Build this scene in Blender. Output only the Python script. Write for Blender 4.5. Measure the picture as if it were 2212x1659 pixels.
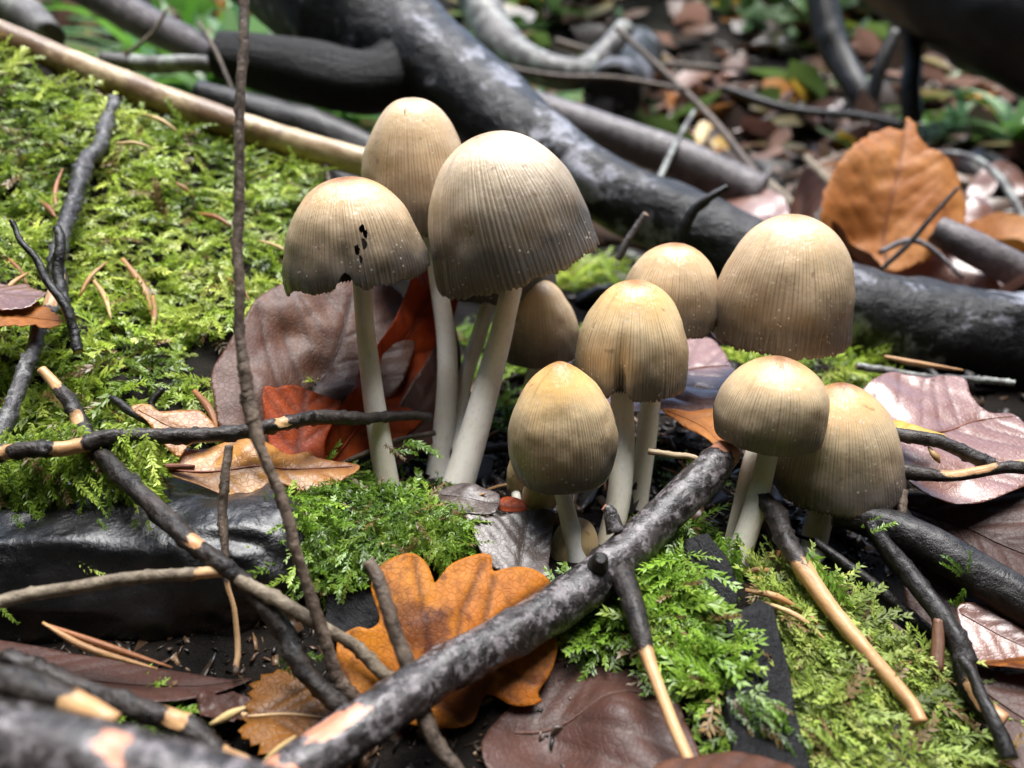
import bpy, math, random
import numpy as np
from mathutils import Vector, Matrix
from mathutils.geometry import delaunay_2d_cdt

for o in list(bpy.data.objects):
    bpy.data.objects.remove(o, do_unlink=True)
scene = bpy.context.scene
COL = scene.collection
RNG = np.random.default_rng(7)
random.seed(7)
CM = 0.01
R = math.radians

# ------------------------------------------------------------------ camera
PITCH = R(22.0)
F_PX, CX, CY = 1736.0, 1106.0, 829.5          # photograph measured at 2212 x 1659
CAM_H = 7.2                                   # cm above the ground by the mushrooms
FWD = np.array([0, math.cos(PITCH), -math.sin(PITCH)])
UPV = np.array([0, math.sin(PITCH), math.cos(PITCH)])
RGT = np.array([1.0, 0, 0])
CAMP = np.array([0, 0, CAM_H])
cam_d = bpy.data.cameras.new('camera')
cam = bpy.data.objects.new('camera', cam_d); COL.objects.link(cam)
cam.location = (0, 0, CAM_H * CM)
cam.rotation_euler = (math.pi / 2 - PITCH, 0, 0)
cam_d.sensor_width = 36.0
cam_d.lens = 36.0 * F_PX / 2212.0
cam_d.clip_start = 0.002
cam_d.clip_end = 200.0
cam_d.dof.use_dof = True
cam_d.dof.focus_distance = 0.122
cam_d.dof.aperture_fstop = 18.5
scene.camera = cam

# ------------------------------------------------------------------ light
SUN_EL, SUN_AZ = R(79), R(18)                 # azimuth measured from +Y towards +X
world = bpy.data.worlds.new('World'); scene.world = world
world.use_nodes = True
wn = world.node_tree
sky = wn.nodes.new('ShaderNodeTexSky')
sky.sky_type = 'NISHITA'; sky.sun_disc = False
sky.sun_elevation = SUN_EL; sky.sun_rotation = SUN_AZ
sky.air_density = 1.0; sky.dust_density = 1.3; sky.ozone_density = 1.0
bgn = wn.nodes['Background']
wn.links.new(sky.outputs[0], bgn.inputs['Color'])
bgn.inputs['Strength'].default_value = 0.05
sun_d = bpy.data.lights.new('sun', 'SUN')
sun_d.energy = 1.5; sun_d.angle = R(40); sun_d.color = (1.0, 0.985, 0.96)
sun = bpy.data.objects.new('sun', sun_d); COL.objects.link(sun)
sdir = Vector((math.sin(SUN_AZ) * math.cos(SUN_EL), math.cos(SUN_AZ) * math.cos(SUN_EL), math.sin(SUN_EL)))
sun.rotation_euler = (-sdir).to_track_quat('-Z', 'Y').to_euler()
sun.location = (0, 0, 2)
vs = scene.view_settings
vs.view_transform = 'Standard'; vs.look = 'None'; vs.gamma = 1.0; vs.use_curve_mapping = False
vs.exposure = 2.55

# ------------------------------------------------------------------ pixel -> point (cm)
def P(x, y, d):
    return CAMP + RGT * ((x - CX) / F_PX * d) + UPV * (-(y - CY) / F_PX * d) + FWD * d
def ray(x, y):
    return RGT * ((x - CX) / F_PX) + UPV * (-(y - CY) / F_PX) + FWD
def project(p):
    q = np.asarray(p, float) - CAMP
    d = q @ FWD
    d = np.where(np.abs(d) < 1e-6, 1e-6, d)
    return CX + F_PX * (q @ RGT) / d, CY - F_PX * (q @ UPV) / d, d

# ------------------------------------------------------------------ numpy noise
def _h(ix, iy, iz, seed):
    n = (ix * 374761393 + iy * 668265263 + iz * 2147483647 + seed * 974711) & 0x7fffffff
    n = ((n ^ (n >> 13)) * 1274126177) & 0x7fffffff
    n = (n ^ (n >> 16)) & 0xffff
    return n / 32767.5 - 1.0
def vn(p, seed=0):
    p = np.asarray(p, float)
    i = np.floor(p).astype(np.int64); f = p - i; f = f * f * (3 - 2 * f)
    out = 0
    for dx in (0, 1):
        for dy in (0, 1):
            for dz in (0, 1):
                w = (f[..., 0] if dx else 1 - f[..., 0]) * (f[..., 1] if dy else 1 - f[..., 1]) * (f[..., 2] if dz else 1 - f[..., 2])
                out = out + w * _h(i[..., 0] + dx, i[..., 1] + dy, i[..., 2] + dz, seed)
    return out
def fbm(p, seed=0, oct=3):
    s, a, t = 0, 1.0, 0
    p = np.asarray(p, float)
    for k in range(oct):
        s = s + a * vn(p * (2 ** k), seed + k * 17); t += a; a *= 0.5
    return s / t
def sstep(a, b, x):
    t = np.clip((np.asarray(x, float) - a) / (b - a), 0, 1)
    return t * t * (3 - 2 * t)

# ------------------------------------------------------------------ mesh helpers
def link(o, parent=None):
    COL.objects.link(o)
    if parent is not None: o.parent = parent
    return o
def tag(o, label=None, cat=None, group=None, kind=None):
    if label: o['label'] = label
    if cat: o['category'] = cat
    if group: o['group'] = group
    if kind: o['kind'] = kind
    return o
def empty(name, loc_cm):
    o = bpy.data.objects.new(name, None); COL.objects.link(o)
    o.location = Vector(loc_cm) * CM
    o.empty_display_size = 0.01
    return o
def mesh_np(name, V, faces, mat, uv=None, smooth=True, attrs=None, colors=None):
    """V in cm; faces (N,3)/(N,4) array or list of lists; uv per vertex or per loop"""
    me = bpy.data.meshes.new(name)
    V = np.asarray(V, np.float32) * CM
    if isinstance(faces, np.ndarray):
        n, k = faces.shape
        me.vertices.add(len(V)); me.vertices.foreach_set('co', V.ravel())
        me.loops.add(n * k); me.loops.foreach_set('vertex_index', faces.astype(np.int32).ravel())
        me.polygons.add(n); me.polygons.foreach_set('loop_start', np.arange(0, n * k, k, dtype=np.int32))
        me.update(calc_edges=True)
    else:
        me.from_pydata(V.tolist(), [], faces)
    if smooth:
        me.polygons.foreach_set('use_smooth', np.ones(len(me.polygons), bool))
    if uv is not None:
        l = me.uv_layers.new(name='UVMap')
        uv = np.asarray(uv, np.float32)
        if len(uv) == len(V) and len(uv) != len(me.loops):
            li = np.empty(len(me.loops), np.int32); me.loops.foreach_get('vertex_index', li); uv = uv[li]
        l.data.foreach_set('uv', uv.ravel())
    if attrs:
        for k_, a in attrs.items():
            at = me.attributes.new(k_, 'FLOAT', 'POINT'); at.data.foreach_set('value', np.asarray(a, np.float32))
    if colors is not None:
        at = me.attributes.new('tint', 'FLOAT_COLOR', 'POINT'); at.data.foreach_set('color', np.asarray(colors, np.float32).ravel())
    me.materials.append(mat)
    me.validate(); me.update()
    return me
def obj(name, me, parent=None, origin=None):
    """origin: cm point that becomes the object's own origin when it is top-level"""
    o = bpy.data.objects.new(name, me)
    link(o, parent)
    if parent is not None and parent.type == 'EMPTY':
        o.location = -parent.location
    if origin is not None:
        off = Vector(origin) * CM
        me.transform(Matrix.Translation(-off)); o.location = off
    return o
def catmull(pts, n):
    pts = np.asarray(pts, float)
    if len(pts) == 2:
        t = np.linspace(0, 1, n)[:, None]; return pts[0] * (1 - t) + pts[1] * t
    p = np.vstack([2 * pts[0] - pts[1], pts, 2 * pts[-1] - pts[-2]])
    m = len(pts) - 1
    u = np.linspace(0, m, n); i = np.minimum(u.astype(int), m - 1); t = (u - i)[:, None]
    a, b, c, d = p[i], p[i + 1], p[i + 2], p[i + 3]
    return 0.5 * ((2 * b) + (c - a) * t + (2 * a - 5 * b + 4 * c - d) * t ** 2 + (3 * b - a - 3 * c + d) * t ** 3)

# ------------------------------------------------------------------ materials
class NT:
    def __init__(s, name):
        s.m = bpy.data.materials.new(name); s.m.use_nodes = True
        s.t = s.m.node_tree; s.b = s.t.nodes['Principled BSDF']
        s.out = s.t.nodes['Material Output']
    def n(s, typ, **kw):
        nd = s.t.nodes.new(typ)
        for k, v in kw.items(): setattr(nd, k, v)
        return nd
    def l(s, a, b): s.t.links.new(a, b)
    def put(s, sock, v):
        if isinstance(v, bpy.types.NodeSocket): s.l(v, sock)
        elif isinstance(v, (tuple, list)) and len(v) == 3 and sock.type == 'RGBA': sock.default_value = (*v, 1)
        else: sock.default_value = v
    def math(s, op, a, b=0.0, c=None, clamp=False):
        nd = s.n('ShaderNodeMath', operation=op, use_clamp=clamp)
        s.put(nd.inputs[0], a); s.put(nd.inputs[1], b)
        if c is not None: s.put(nd.inputs[2], c)
        return nd.outputs[0]
    def mix(s, f, a, b, blend='MIX'):
        nd = s.n('ShaderNodeMix', data_type='RGBA', blend_type=blend)
        s.put(nd.inputs[0], f); s.put(nd.inputs[6], a); s.put(nd.inputs[7], b)
        return nd.outputs[2]
    def noise(s, vec, scale, detail=4, rough=0.55, dist=0.0):
        nd = s.n('ShaderNodeTexNoise'); s.put(nd.inputs['Scale'], scale)
        nd.inputs['Detail'].default_value = detail; nd.inputs['Roughness'].default_value = rough
        nd.inputs['Distortion'].default_value = dist
        if vec is not None: s.l(vec, nd.inputs['Vector'])
        return nd.outputs[0]
    def ramp(s, f, stops, interp='LINEAR'):
        nd = s.n('ShaderNodeValToRGB'); cr = nd.color_ramp; cr.interpolation = interp
        while len(cr.elements) < len(stops): cr.elements.new(0.5)
        for e, (p, c) in zip(cr.elements, stops):
            e.position = p; e.color = (*c, 1) if len(c) == 3 else c
        s.put(nd.inputs[0], f); return nd.outputs[0]
    def step(s, x, a, b):
        nd = s.n('ShaderNodeMapRange', interpolation_type='SMOOTHSTEP')
        s.put(nd.inputs[0], x); nd.inputs[1].default_value = a; nd.inputs[2].default_value = b
        return nd.outputs[0]
    def mapping(s, vec, scale):
        nd = s.n('ShaderNodeMapping'); s.l(vec, nd.inputs[0]); nd.inputs['Scale'].default_value = scale
        return nd.outputs[0]
    def attr(s, name):
        nd = s.n('ShaderNodeAttribute', attribute_name=name); return nd
    def bump(s, h, strength, dist):
        nd = s.n('ShaderNodeBump'); s.l(h, nd.inputs['Height'])
        nd.inputs['Strength'].default_value = strength; nd.inputs['Distance'].default_value = dist
        return nd.outputs[0]
    def geo(s):
        return s.n('ShaderNodeTexCoord').outputs['Object']
    def uv(s):
        return s.n('ShaderNodeTexCoord').outputs['UV']
    def bs(s, **kw):
        for k, v in kw.items(): s.put(s.b.inputs[k.replace('_', ' ')], v)

def mat_cap(name, apex=(0.44, 0.18, 0.055), mid=(0.75, 0.44, 0.18), low=(0.70, 0.51, 0.31), rim=(0.085, 0.075, 0.065), grey=0.0, wet=0.6, coat_r=0.15):
    k = NT(name); uv = k.uv()
    sep = k.n('ShaderNodeSeparateXYZ'); k.l(uv, sep.inputs[0])
    u, v = sep.outputs[0], sep.outputs[1]
    pos = k.geo()
    n1 = k.noise(pos, 160, 3); n2 = k.noise(pos, 900, 3)
    vv = k.math('ADD', v, k.math('MULTIPLY', k.math('SUBTRACT', n1, 0.5), 0.28))
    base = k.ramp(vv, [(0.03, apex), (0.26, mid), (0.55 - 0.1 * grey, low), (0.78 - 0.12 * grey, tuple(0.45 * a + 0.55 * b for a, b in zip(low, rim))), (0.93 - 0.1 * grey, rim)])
    # grooves between the radial ribs
    g = k.math('COSINE', k.math('MULTIPLY', u, 2 * math.pi))
    st = k.mapping(uv, (1.0, 2.2, 1))
    sn = k.noise(st, 1.3, 2)
    gm = k.math('MULTIPLY', k.step(g, -0.25, -0.98), k.step(v, 0.16, 0.6))
    gm = k.math('MULTIPLY', gm, k.step(k.math('ADD', sn, k.math('MULTIPLY', v, 0.15)), 0.3, 0.75), clamp=True)
    col = k.mix(k.math('MULTIPLY', gm, 0.6), base, (0.17, 0.115, 0.075))
    # broad darker streaks running down the cap
    bs_ = k.noise(k.mapping(uv, (0.13, 0.7, 1)), 1.6, 3)
    col = k.mix(k.math('MULTIPLY', k.step(bs_, 0.52, 0.78), 0.4), col, (0.15, 0.085, 0.04))
    # small brown stains
    col = k.mix(k.math('MULTIPLY', k.step(k.noise(pos, 420, 2), 0.66, 0.76), 0.5), col, (0.12, 0.06, 0.025))
    # pale mica flecks
    vo = k.n('ShaderNodeTexVoronoi'); k.l(pos, vo.inputs['Vector']); vo.inputs['Scale'].default_value = 1100
    fl = k.math('MULTIPLY', k.math('LESS_THAN', vo.outputs['Distance'], 0.2), k.step(k.noise(pos, 300, 2), 0.52, 0.62))
    col = k.mix(k.math('MULTIPLY', fl, 0.65), col, (0.7, 0.66, 0.58))
    h = k.math('MULTIPLY', n2, 0.5)
    h = k.math('ADD', h, k.math('MULTIPLY', sn, 0.6))
    k.bs(Base_Color=col, Roughness=k.math('MULTIPLY_ADD', k.step(vv, 0.15, 0.6), 0.25, 0.30), Normal=k.bump(h, 0.6, 0.00025))
    k.b.inputs['Coat Weight'].default_value = wet; k.b.inputs['Coat Roughness'].default_value = coat_r
    k.l(k.bump(k.math('ADD', k.math('MULTIPLY', sn, 1.4), k.math('MULTIPLY', n2, 0.6)), 0.8, 0.0007), k.b.inputs['Coat Normal'])
    k.b.inputs['Subsurface Weight'].default_value = 0.12
    k.b.inputs['Subsurface Radius'].default_value = (0.0022, 0.0012, 0.0006); k.b.inputs['Subsurface Scale'].default_value = 1.0
    return k.m

def mat_stem(name, c=(0.84, 0.79, 0.73), c2=(0.72, 0.65, 0.56)):
    k = NT(name); uv = k.uv(); pos = k.geo()
    f = k.noise(k.mapping(uv, (26, 90, 1)), 1.0, 3)
    lo = k.noise(pos, 120, 2)
    col = k.mix(k.step(lo, 0.35, 0.75), c, c2)
    col = k.mix(k.math('MULTIPLY', k.step(f, 0.5, 0.75), 0.35), col, (0.42, 0.36, 0.28))
    k.bs(Base_Color=col, Roughness=0.55, Normal=k.bump(f, 0.3, 0.0002))
    k.b.inputs['Subsurface Weight'].default_value = 0.35
    k.b.inputs['Subsurface Radius'].default_value = (0.003, 0.002, 0.001); k.b.inputs['Subsurface Scale'].default_value = 1.0
    return k.m

def mat_bark(name, dark=(0.012, 0.010, 0.009), light=(0.06, 0.048, 0.040), wood=(0.42, 0.24, 0.11), wood2=(0.25, 0.12, 0.05), lichen=None, lich_amt=0.6, lich_scale=95, scale=1.0, rough=0.42, streak=0.25, coat=0.25):
    k = NT(name); uv = k.uv(); pos = k.geo()
    pm = k.attr('peel').outputs['Fac']
    n1 = k.noise(pos, 520 * scale, 6, 0.7, 0.6); n2 = k.noise(pos, 1700 * scale, 4, 0.7); n3 = k.noise(pos, 120 * scale, 3)
    stk = k.noise(k.mapping(uv, (6, 60 * streak, 1)), 1.0, 4)
    col = k.ramp(k.math('ADD', k.math('MULTIPLY', n1, 0.6), k.math('MULTIPLY', n3, 0.4)), [(0.38, dark), (0.62, light)])
    if lichen:  # lichen patches; on the brown bark, pale flecks painting its wet sheen
        lm = k.math('MULTIPLY', k.step(k.noise(pos, lich_scale * scale, 6, 0.65), lich_amt, lich_amt + 0.07), k.step(n1, 0.3, 0.55), clamp=True)
        col = k.mix(lm, col, lichen)
    wc = k.mix(k.step(stk, 0.35, 0.7), wood, wood2)
    col = k.mix(k.step(k.math('ADD', pm, k.math('MULTIPLY', k.math('SUBTRACT', n1, 0.5), 1.1)), 0.42, 0.58), col, wc)
    h = k.math('ADD', k.math('MULTIPLY', n1, 1.0), k.math('MULTIPLY', n2, 0.4))
    pk = k.math('MULTIPLY_ADD', pm, -0.8, 1.0, clamp=True); h = k.math('MULTIPLY', h, pk)
    k.bs(Base_Color=col, Roughness=k.math('MULTIPLY_ADD', n1, 0.5, rough - 0.3), Normal=k.bump(h, 0.6, 0.0009 / scale))
    k.b.inputs['Specular IOR Level'].default_value = 0.28
    k.b.inputs['Coat Weight'].default_value = coat * 0.6; k.b.inputs['Coat Roughness'].default_value = 0.14
    k.l(k.bump(n1, 0.4, 0.0005 / scale), k.b.inputs['Coat Normal'])
    return k.m

def mat_wood(name, a, b, c, rough=0.45):
    """barkless stick: long grain streaks and darker stained lengths"""
    k = NT(name); uv = k.uv(); pos = k.geo()
    g = k.noise(k.mapping(uv, (5, 14, 1)), 1.0, 5, 0.65)
    n = k.noise(pos, 55, 4); n2 = k.noise(pos, 600, 3)
    col = k.mix(k.step(g, 0.35, 0.65), a, b)
    col = k.mix(k.math('MULTIPLY', k.step(n, 0.5, 0.62), 0.85), col, c)
    k.bs(Base_Color=col, Roughness=rough, Normal=k.bump(k.math('ADD', g, k.math('MULTIPLY', n2, 0.4)), 0.5, 0.0006))
    return k.m

def mat_leaf(name, a, b, spot, vein=(0.05, 0.02, 0.01), rough=0.32, trans=0.25, spots=0.62, vein_amt=0.7, coat=0.3, spec=0.5, blotch=0.0):
    k = NT(name); pos = k.geo()
    vm = k.attr('vein').outputs['Fac']
    n = k.noise(pos, 60, 4, 0.6); n2 = k.noise(pos, 500, 4); n3 = k.noise(pos, 150, 5, 0.65)
    col = k.mix(k.step(n, 0.35, 0.65), a, b)
    col = k.mix(k.math('MULTIPLY', k.step(n2, 0.45, 0.75), 0.35), col, spot)
    col = k.mix(k.math('MULTIPLY', k.step(n3, spots, spots + 0.12), 0.8), col, spot)
    if blotch: col = k.mix(k.math('MULTIPLY', k.step(k.noise(pos, 85, 5, 0.6), 0.5, 0.6), blotch), col, spot)
    vo = k.n('ShaderNodeTexVoronoi'); vo.feature = 'DISTANCE_TO_EDGE'; k.l(pos, vo.inputs['Vector']); vo.inputs['Scale'].default_value = 1100
    net = k.math('SUBTRACT', 1.0, k.step(vo.outputs['Distance'], 0.0, 0.12))
    col = k.mix(k.math('MULTIPLY', net, 0.2), col, vein)
    col = k.mix(k.math('MULTIPLY', vm, vein_amt), col, vein)
    h = k.math('ADD', k.math('MULTIPLY', n2, 0.8), k.math('SUBTRACT', k.math('MULTIPLY', n3, 0.5), k.math('MULTIPLY', k.math('ADD', net, k.math('MULTIPLY', vm, 2.5)), 0.22)))
    bm = k.bump(h, 0.4, 0.0004)
    k.bs(Base_Color=col, Roughness=k.math('MULTIPLY_ADD', n2, 0.3, rough - 0.12), Normal=bm)
    k.b.inputs['Coat Weight'].default_value = coat; k.b.inputs['Coat Roughness'].default_value = 0.25; k.b.inputs['Specular IOR Level'].default_value = spec
    if trans > 0:
        tr = k.n('ShaderNodeBsdfTranslucent'); k.l(k.mix(0.35, col, a), tr.inputs[0])
        mx = k.n('ShaderNodeMixShader'); mx.inputs[0].default_value = trans
        k.l(k.b.outputs[0], mx.inputs[1]); k.l(tr.outputs[0], mx.inputs[2]); k.l(mx.outputs[0], k.out.inputs[0])
    return k.m

def mat_moss(name, trans=0.35, rough=0.35):
    k = NT(name); c = k.attr('tint').outputs['Color']
    k.bs(Base_Color=c, Roughness=rough)
    tr = k.n('ShaderNodeBsdfTranslucent'); k.l(c, tr.inputs[0])
    mx = k.n('ShaderNodeMixShader'); mx.inputs[0].default_value = trans
    k.l(k.b.outputs[0], mx.inputs[1]); k.l(tr.outputs[0], mx.inputs[2]); k.l(mx.outputs[0], k.out.inputs[0])
    return k.m

def mat_soil(name):
    k = NT(name); pos = k.geo()
    n = k.noise(pos, 90, 6, 0.7); n2 = k.noise(pos, 400, 5, 0.7); n3 = k.noise(pos, 9, 3)
    col = k.ramp(n, [(0.35, (0.003, 0.0025, 0.002)), (0.6, (0.011, 0.008, 0.006)), (0.8, (0.03, 0.02, 0.013))])
    col = k.mix(k.math('MULTIPLY', k.step(n3, 0.5, 0.7), 0.5), col, (0.016, 0.015, 0.009))
    k.bs(Base_Color=col, Roughness=0.8, Normal=k.bump(k.math('ADD', n, k.math('MULTIPLY', n2, 0.5)), 0.9, 0.002))
    k.b.inputs['Specular IOR Level'].default_value = 0.12
    return k.m

M = {}
M['soil'] = mat_soil('wet humus')
M['moss'] = mat_moss('moss leaf')
M['moss_dull'] = mat_moss('moss leaf matt', 0.25, 0.55)
M['stem'] = mat_stem('mushroom stem')
M['stem_warm'] = mat_stem('mushroom stem cream', (0.84, 0.79, 0.67), (0.75, 0.68, 0.53))
def mat_plain(name, c, c2, sc, rough):
    k = NT(name); n = k.noise(k.geo(), sc, 4)
    k.bs(Base_Color=k.mix(k.step(n, 0.35, 0.7), c, c2), Roughness=rough, Normal=k.bump(n, 0.4, 0.0003)); return k.m
M['gill'] = mat_plain('inky gills', (0.03, 0.026, 0.022), (0.10, 0.085, 0.07), 300, 0.7)

# ------------------------------------------------------------------ terrain
def ground_h(x, y, fine=True):
    x = np.asarray(x, float); y = np.asarray(y, float)
    z = np.zeros_like(x + y)
    z = z - 0.9 * (1 - sstep(5.5, 10.0, y))
    # hollow on the right
    z = z - 0.9 * sstep(4.0, 7.0, x) * (1 - sstep(15, 19, y))
    # mossy bank on the left
    H = np.interp(x, [-40, -25, -14, -9, -5, -3.4, -2.0, -0.5], [4, 7, 7.6, 6.1, 4.6, 2.6, 0.5, 0])
    prof = np.interp(y, [9.5, 11, 12.2, 16, 21, 22.5, 28], [0, 0.10, 0.27, 0.6, 1.0, 0.95, 0])
    z = z + H * prof * (1 + 0.0 * x)
    # moss cushion on the end of the rotten log, moss heap on the right
    z = z + 0.78 * np.exp(-((x + 2.5) / 1.65) ** 4 - ((y - 10.35) / 0.9) ** 4)
    z = z + 0.55 * np.exp(-((x - 2.6) / 0.9) ** 2 - ((y - 9.7) / 1.2) ** 2)
    z = z + 0.5 * np.exp(-((x - 0.4) / 1.6) ** 2 - ((y - 17.5) / 1.5) ** 2)
    z = z + 0.9 * np.exp(-((x - 7.0) / 1.6) ** 2 - ((y - 17.2) / 1.2) ** 2)
    # ground climbs behind: a hillside that closes the view
    s = np.maximum(y - 48, 0)
    z = z + 0.22 * s * sstep(0, 60, s)
    z = z - 14 * sstep(2500, 4000, np.hypot(x, y)) * 0
    if fine:
        q = np.stack([x * 0.9, y * 0.9, np.zeros_like(z)], -1)
        z = z + 0.22 * fbm(q, 3, 3) * np.minimum(1, 0.4 + np.abs(y - 12) / 25)
        bk = sstep(-3.0, -5.0, x) * sstep(11, 13, y) * (1 - sstep(23, 27, y))
        ql = np.stack([x * 0.75, y * 0.75, 0 * z], -1)
        z = z + bk * (0.55 * fbm(ql, 23, 2) + 0.25 * np.abs(vn(ql * 2.1, 29)))
        q2 = np.stack([x * 0.09, y * 0.09, np.zeros_like(z)], -1)
        z = z + 2.2 * fbm(q2, 5, 3) * sstep(35, 90, np.hypot(x, y))
    return z
def gdepth(px, py, lift=0.0):
    """distance along the view axis at which the pixel's ray meets the ground"""
    r = ray(px, py); d = np.linspace(4, 400, 8000)
    q = CAMP + d[:, None] * r
    below = q[:, 2] < ground_h(q[:, 0], q[:, 1]) + lift
    i = np.argmax(below)
    return d[i] if below.any() else 200.0
def GP(px, py, lift=0.0):
    return P(px, py, gdepth(px, py, lift))

def axis_samples(lo, hi, fine_lo, fine_hi, step, grow=1.12):
    a = list(np.arange(fine_lo, fine_hi + 1e-6, step))
    s = step; v = fine_hi
    while v < hi: s *= grow; v += s; a.append(v)
    s = step; v = fine_lo
    while v > lo: s *= grow; v -= s; a.insert(0, v)
    return np.array(a)
gx = axis_samples(-4000, 4000, -15, 15, 0.16)
gy = axis_samples(-4000, 4000, 4, 34, 0.16)
XX, YY = np.meshgrid(gx, gy)
ZZ = ground_h(XX, YY)
nx, ny = len(gx), len(gy)
idx = np.arange(nx * ny).reshape(ny, nx)
fc = np.stack([idx[:-1, :-1], idx[:-1, 1:], idx[1:, 1:], idx[1:, :-1]], -1).reshape(-1, 4)
me = mesh_np('ground', np.stack([XX, YY, ZZ], -1).reshape(-1, 3), fc, M['soil'])
ground = obj('ground', me); tag(ground, kind='structure')

# ------------------------------------------------------------------ tubes: twigs, branches, logs
def tube_mesh(name, pts, rad, mat, ring=14, per_cm=9, amp=0.08, fq=3.0, peel=None, seed=0, squash=None, end_jag=0.15, knobs=0.0, minseg=10, wob=0.0, endbare=True):
    """pts (n,3) cm, rad (n) cm. peel: list of (s0,s1,a0,a1) ranges: share of length, angle 0..1 round (None = all round)"""
    pts = np.asarray(pts, float); rad = np.asarray(rad, float)
    L = np.sum(np.linalg.norm(np.diff(pts, axis=0), axis=1))
    n = int(np.clip(L * per_cm, minseg, 640))
    C = catmull(pts, n)
    if wob:
        sw = np.linspace(0, L, n) / max(np.median(rad), 0.02) * 0.16
        C = C + np.stack([vn(np.stack([sw, 0 * sw, 0 * sw + k * 7.7], -1), seed + 31 + k) for k in range(3)], -1) * np.median(rad) * wob * np.minimum(1, np.minimum(np.arange(n), np.arange(n)[::-1]) / 6)[:, None]
    rr = np.clip(catmull(rad[:, None], n)[:, 0], 0.004, None)
    T = np.gradient(C, axis=0); T /= np.linalg.norm(T, axis=1)[:, None] + 1e-9
    # frame: N keeps close to world up
    ref = np.array([0, 0, 1.0]) if abs(T[:, 2]).mean() < 0.8 else np.array([0, -1.0, 0])
    N = ref - T * (T @ ref)[:, None]; N /= np.linalg.norm(N, axis=1)[:, None] + 1e-9
    B = np.cross(T, N)
    a = np.linspace(0, 2 * np.pi, ring, endpoint=False)
    ca, sa = np.cos(a), np.sin(a)
    D = N[:, None, :] * ca[None, :, None] + B[:, None, :] * sa[None, :, None]
    S = np.linspace(0, L, n)
    q = np.stack([np.broadcast_to(ca[None], (n, ring)) * 1.2, np.broadcast_to(sa[None], (n, ring)) * 1.2, np.broadcast_to(S[:, None] * 1.0, (n, ring))], -1)
    rm = np.median(rr)
    q = q * np.array([1.0, 1.0, 1.0 / max(rm, 0.03) * 0.35]) * fq / 2
    dr = amp * fbm(q, seed, 4)
    if knobs:
        kn = np.clip(vn(q * np.array([1.6, 1.6, 2.0]), seed + 50) - 0.25, 0, 1) * knobs * 1.6
        dr = dr + kn
    pm = np.zeros((n, ring)); ss = np.linspace(0, 1, n)[:, None]; aa = (a / (2 * np.pi))[None, :]
    for p in (peel or []):
        s0, s1 = p[0], p[1]
        w = 0.18 * (s1 - s0) + 0.5 * rm / L
        sj = ss + 1.1 * rm / L * fbm(q * np.array([0.8, 0.8, 0.5]), seed + 71, 3)
        m = sstep(s0 - w, s0 + w, sj) * (1 - sstep(s1 - w, s1 + w, sj) * (s1 < 0.995)) if s0 > 0.001 else (1 - sstep(s1 - w, s1 + w, sj))
        if len(p) > 2:
            da = np.abs((aa - p[2] + 0.5) % 1 - 0.5); m = m * (1 - sstep(p[3] * 0.8, p[3] * 1.2, da))
        else:
            m = m * np.ones_like(aa)
        pm = np.maximum(pm, m)
    dr = dr * (1 - 0.7 * pm) - 0.09 * pm
    RR = rr[:, None] * (1 + dr)
    off = D * RR[:, :, None]
    if squash is not None:       # flatten along world z
        off[..., 2] *= squash
    V = C[:, None, :] + off
    # broken ends
    for e, sg in ((0, -1), (n - 1, 1)):
        V[e] += T[e] * sg * (rr[e] * end_jag * (vn(np.stack([ca * 2, sa * 2, np.full(ring, e + 3.3)], -1), seed + 9)))[:, None]
    V = V.reshape(-1, 3)
    i = np.arange(n - 1)[:, None] * ring; j = np.arange(ring)[None]; j2 = (j + 1) % ring
    quads = np.stack([i + j, i + j2, i + ring + j2, i + ring + j], -1).reshape(-1, 4)
    uvv = np.stack([np.broadcast_to((a / (2 * np.pi))[None], (n, ring)), np.broadcast_to(S[:, None] * 0.1, (n, ring))], -1).reshape(-1, 2)
    extra = []; faces = quads.tolist(); uvs = list(map(tuple, uvv)); pv = list(pm.reshape(-1))
    for e, sg in ((0, -1), (n - 1, 1)):
        base = len(V) + len(extra)
        ringc = V[e * ring:(e + 1) * ring]; c = ringc.mean(0)
        inner = c + (ringc - c) * 0.82 + T[e] * sg * rr[e] * 0.04
        for v in inner: extra.append(v); uvs.append((0.5, S[e] * 0.1)); pv.append(0.9 if rm < 0.35 and endbare else 0.0)
        extra.append(c - T[e] * sg * rr[e] * 0.06); uvs.append((0.5, 0)); pv.append(0.9 if rm < 0.35 and endbare else 0.0)
        for jj in range(ring):
            k2 = (jj + 1) % ring
            A = [e * ring + jj, e * ring + k2, base + k2, base + jj]
            Bf = [base + jj, base + k2, base + ring]
            if sg < 0: A = A[::-1]; Bf = Bf[::-1]
            faces.append(A[::-1] if False else A); faces.append(Bf)
    V = np.vstack([V, np.array(extra)])
    return mesh_np(name, V, faces, mat, uv=np.array(uvs), attrs={'peel': pv}), C, rr
def px_tube(ctrl):
    pts = np.array([P(c[0], c[1], c[2]) for c in ctrl]); rad = np.array([c[3] * c[2] / F_PX for c in ctrl])
    return pts, rad
def stick(name, ctrl, mat, label, cat='twig', group=None, parent=None, **kw):
    pts, rad = px_tube(ctrl)
    if name in ('twig', 'lichened_twig', 'upright_stem'): kw['per_cm'] = kw.get('per_cm', 12) * 1.9; kw['wob'] = 0.35 if name == 'upright_stem' else 0.8; kw['knobs'] = max(kw.get('knobs', 0), 0.2) * 1.3
    me, C, rr = tube_mesh(name, pts, rad, mat, **kw)
    if parent is not None:
        return obj(name, me, parent)
    o = obj(name, me, origin=pts[np.argmin(pts[:, 2])])
    return tag(o, label, cat, group)
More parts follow.
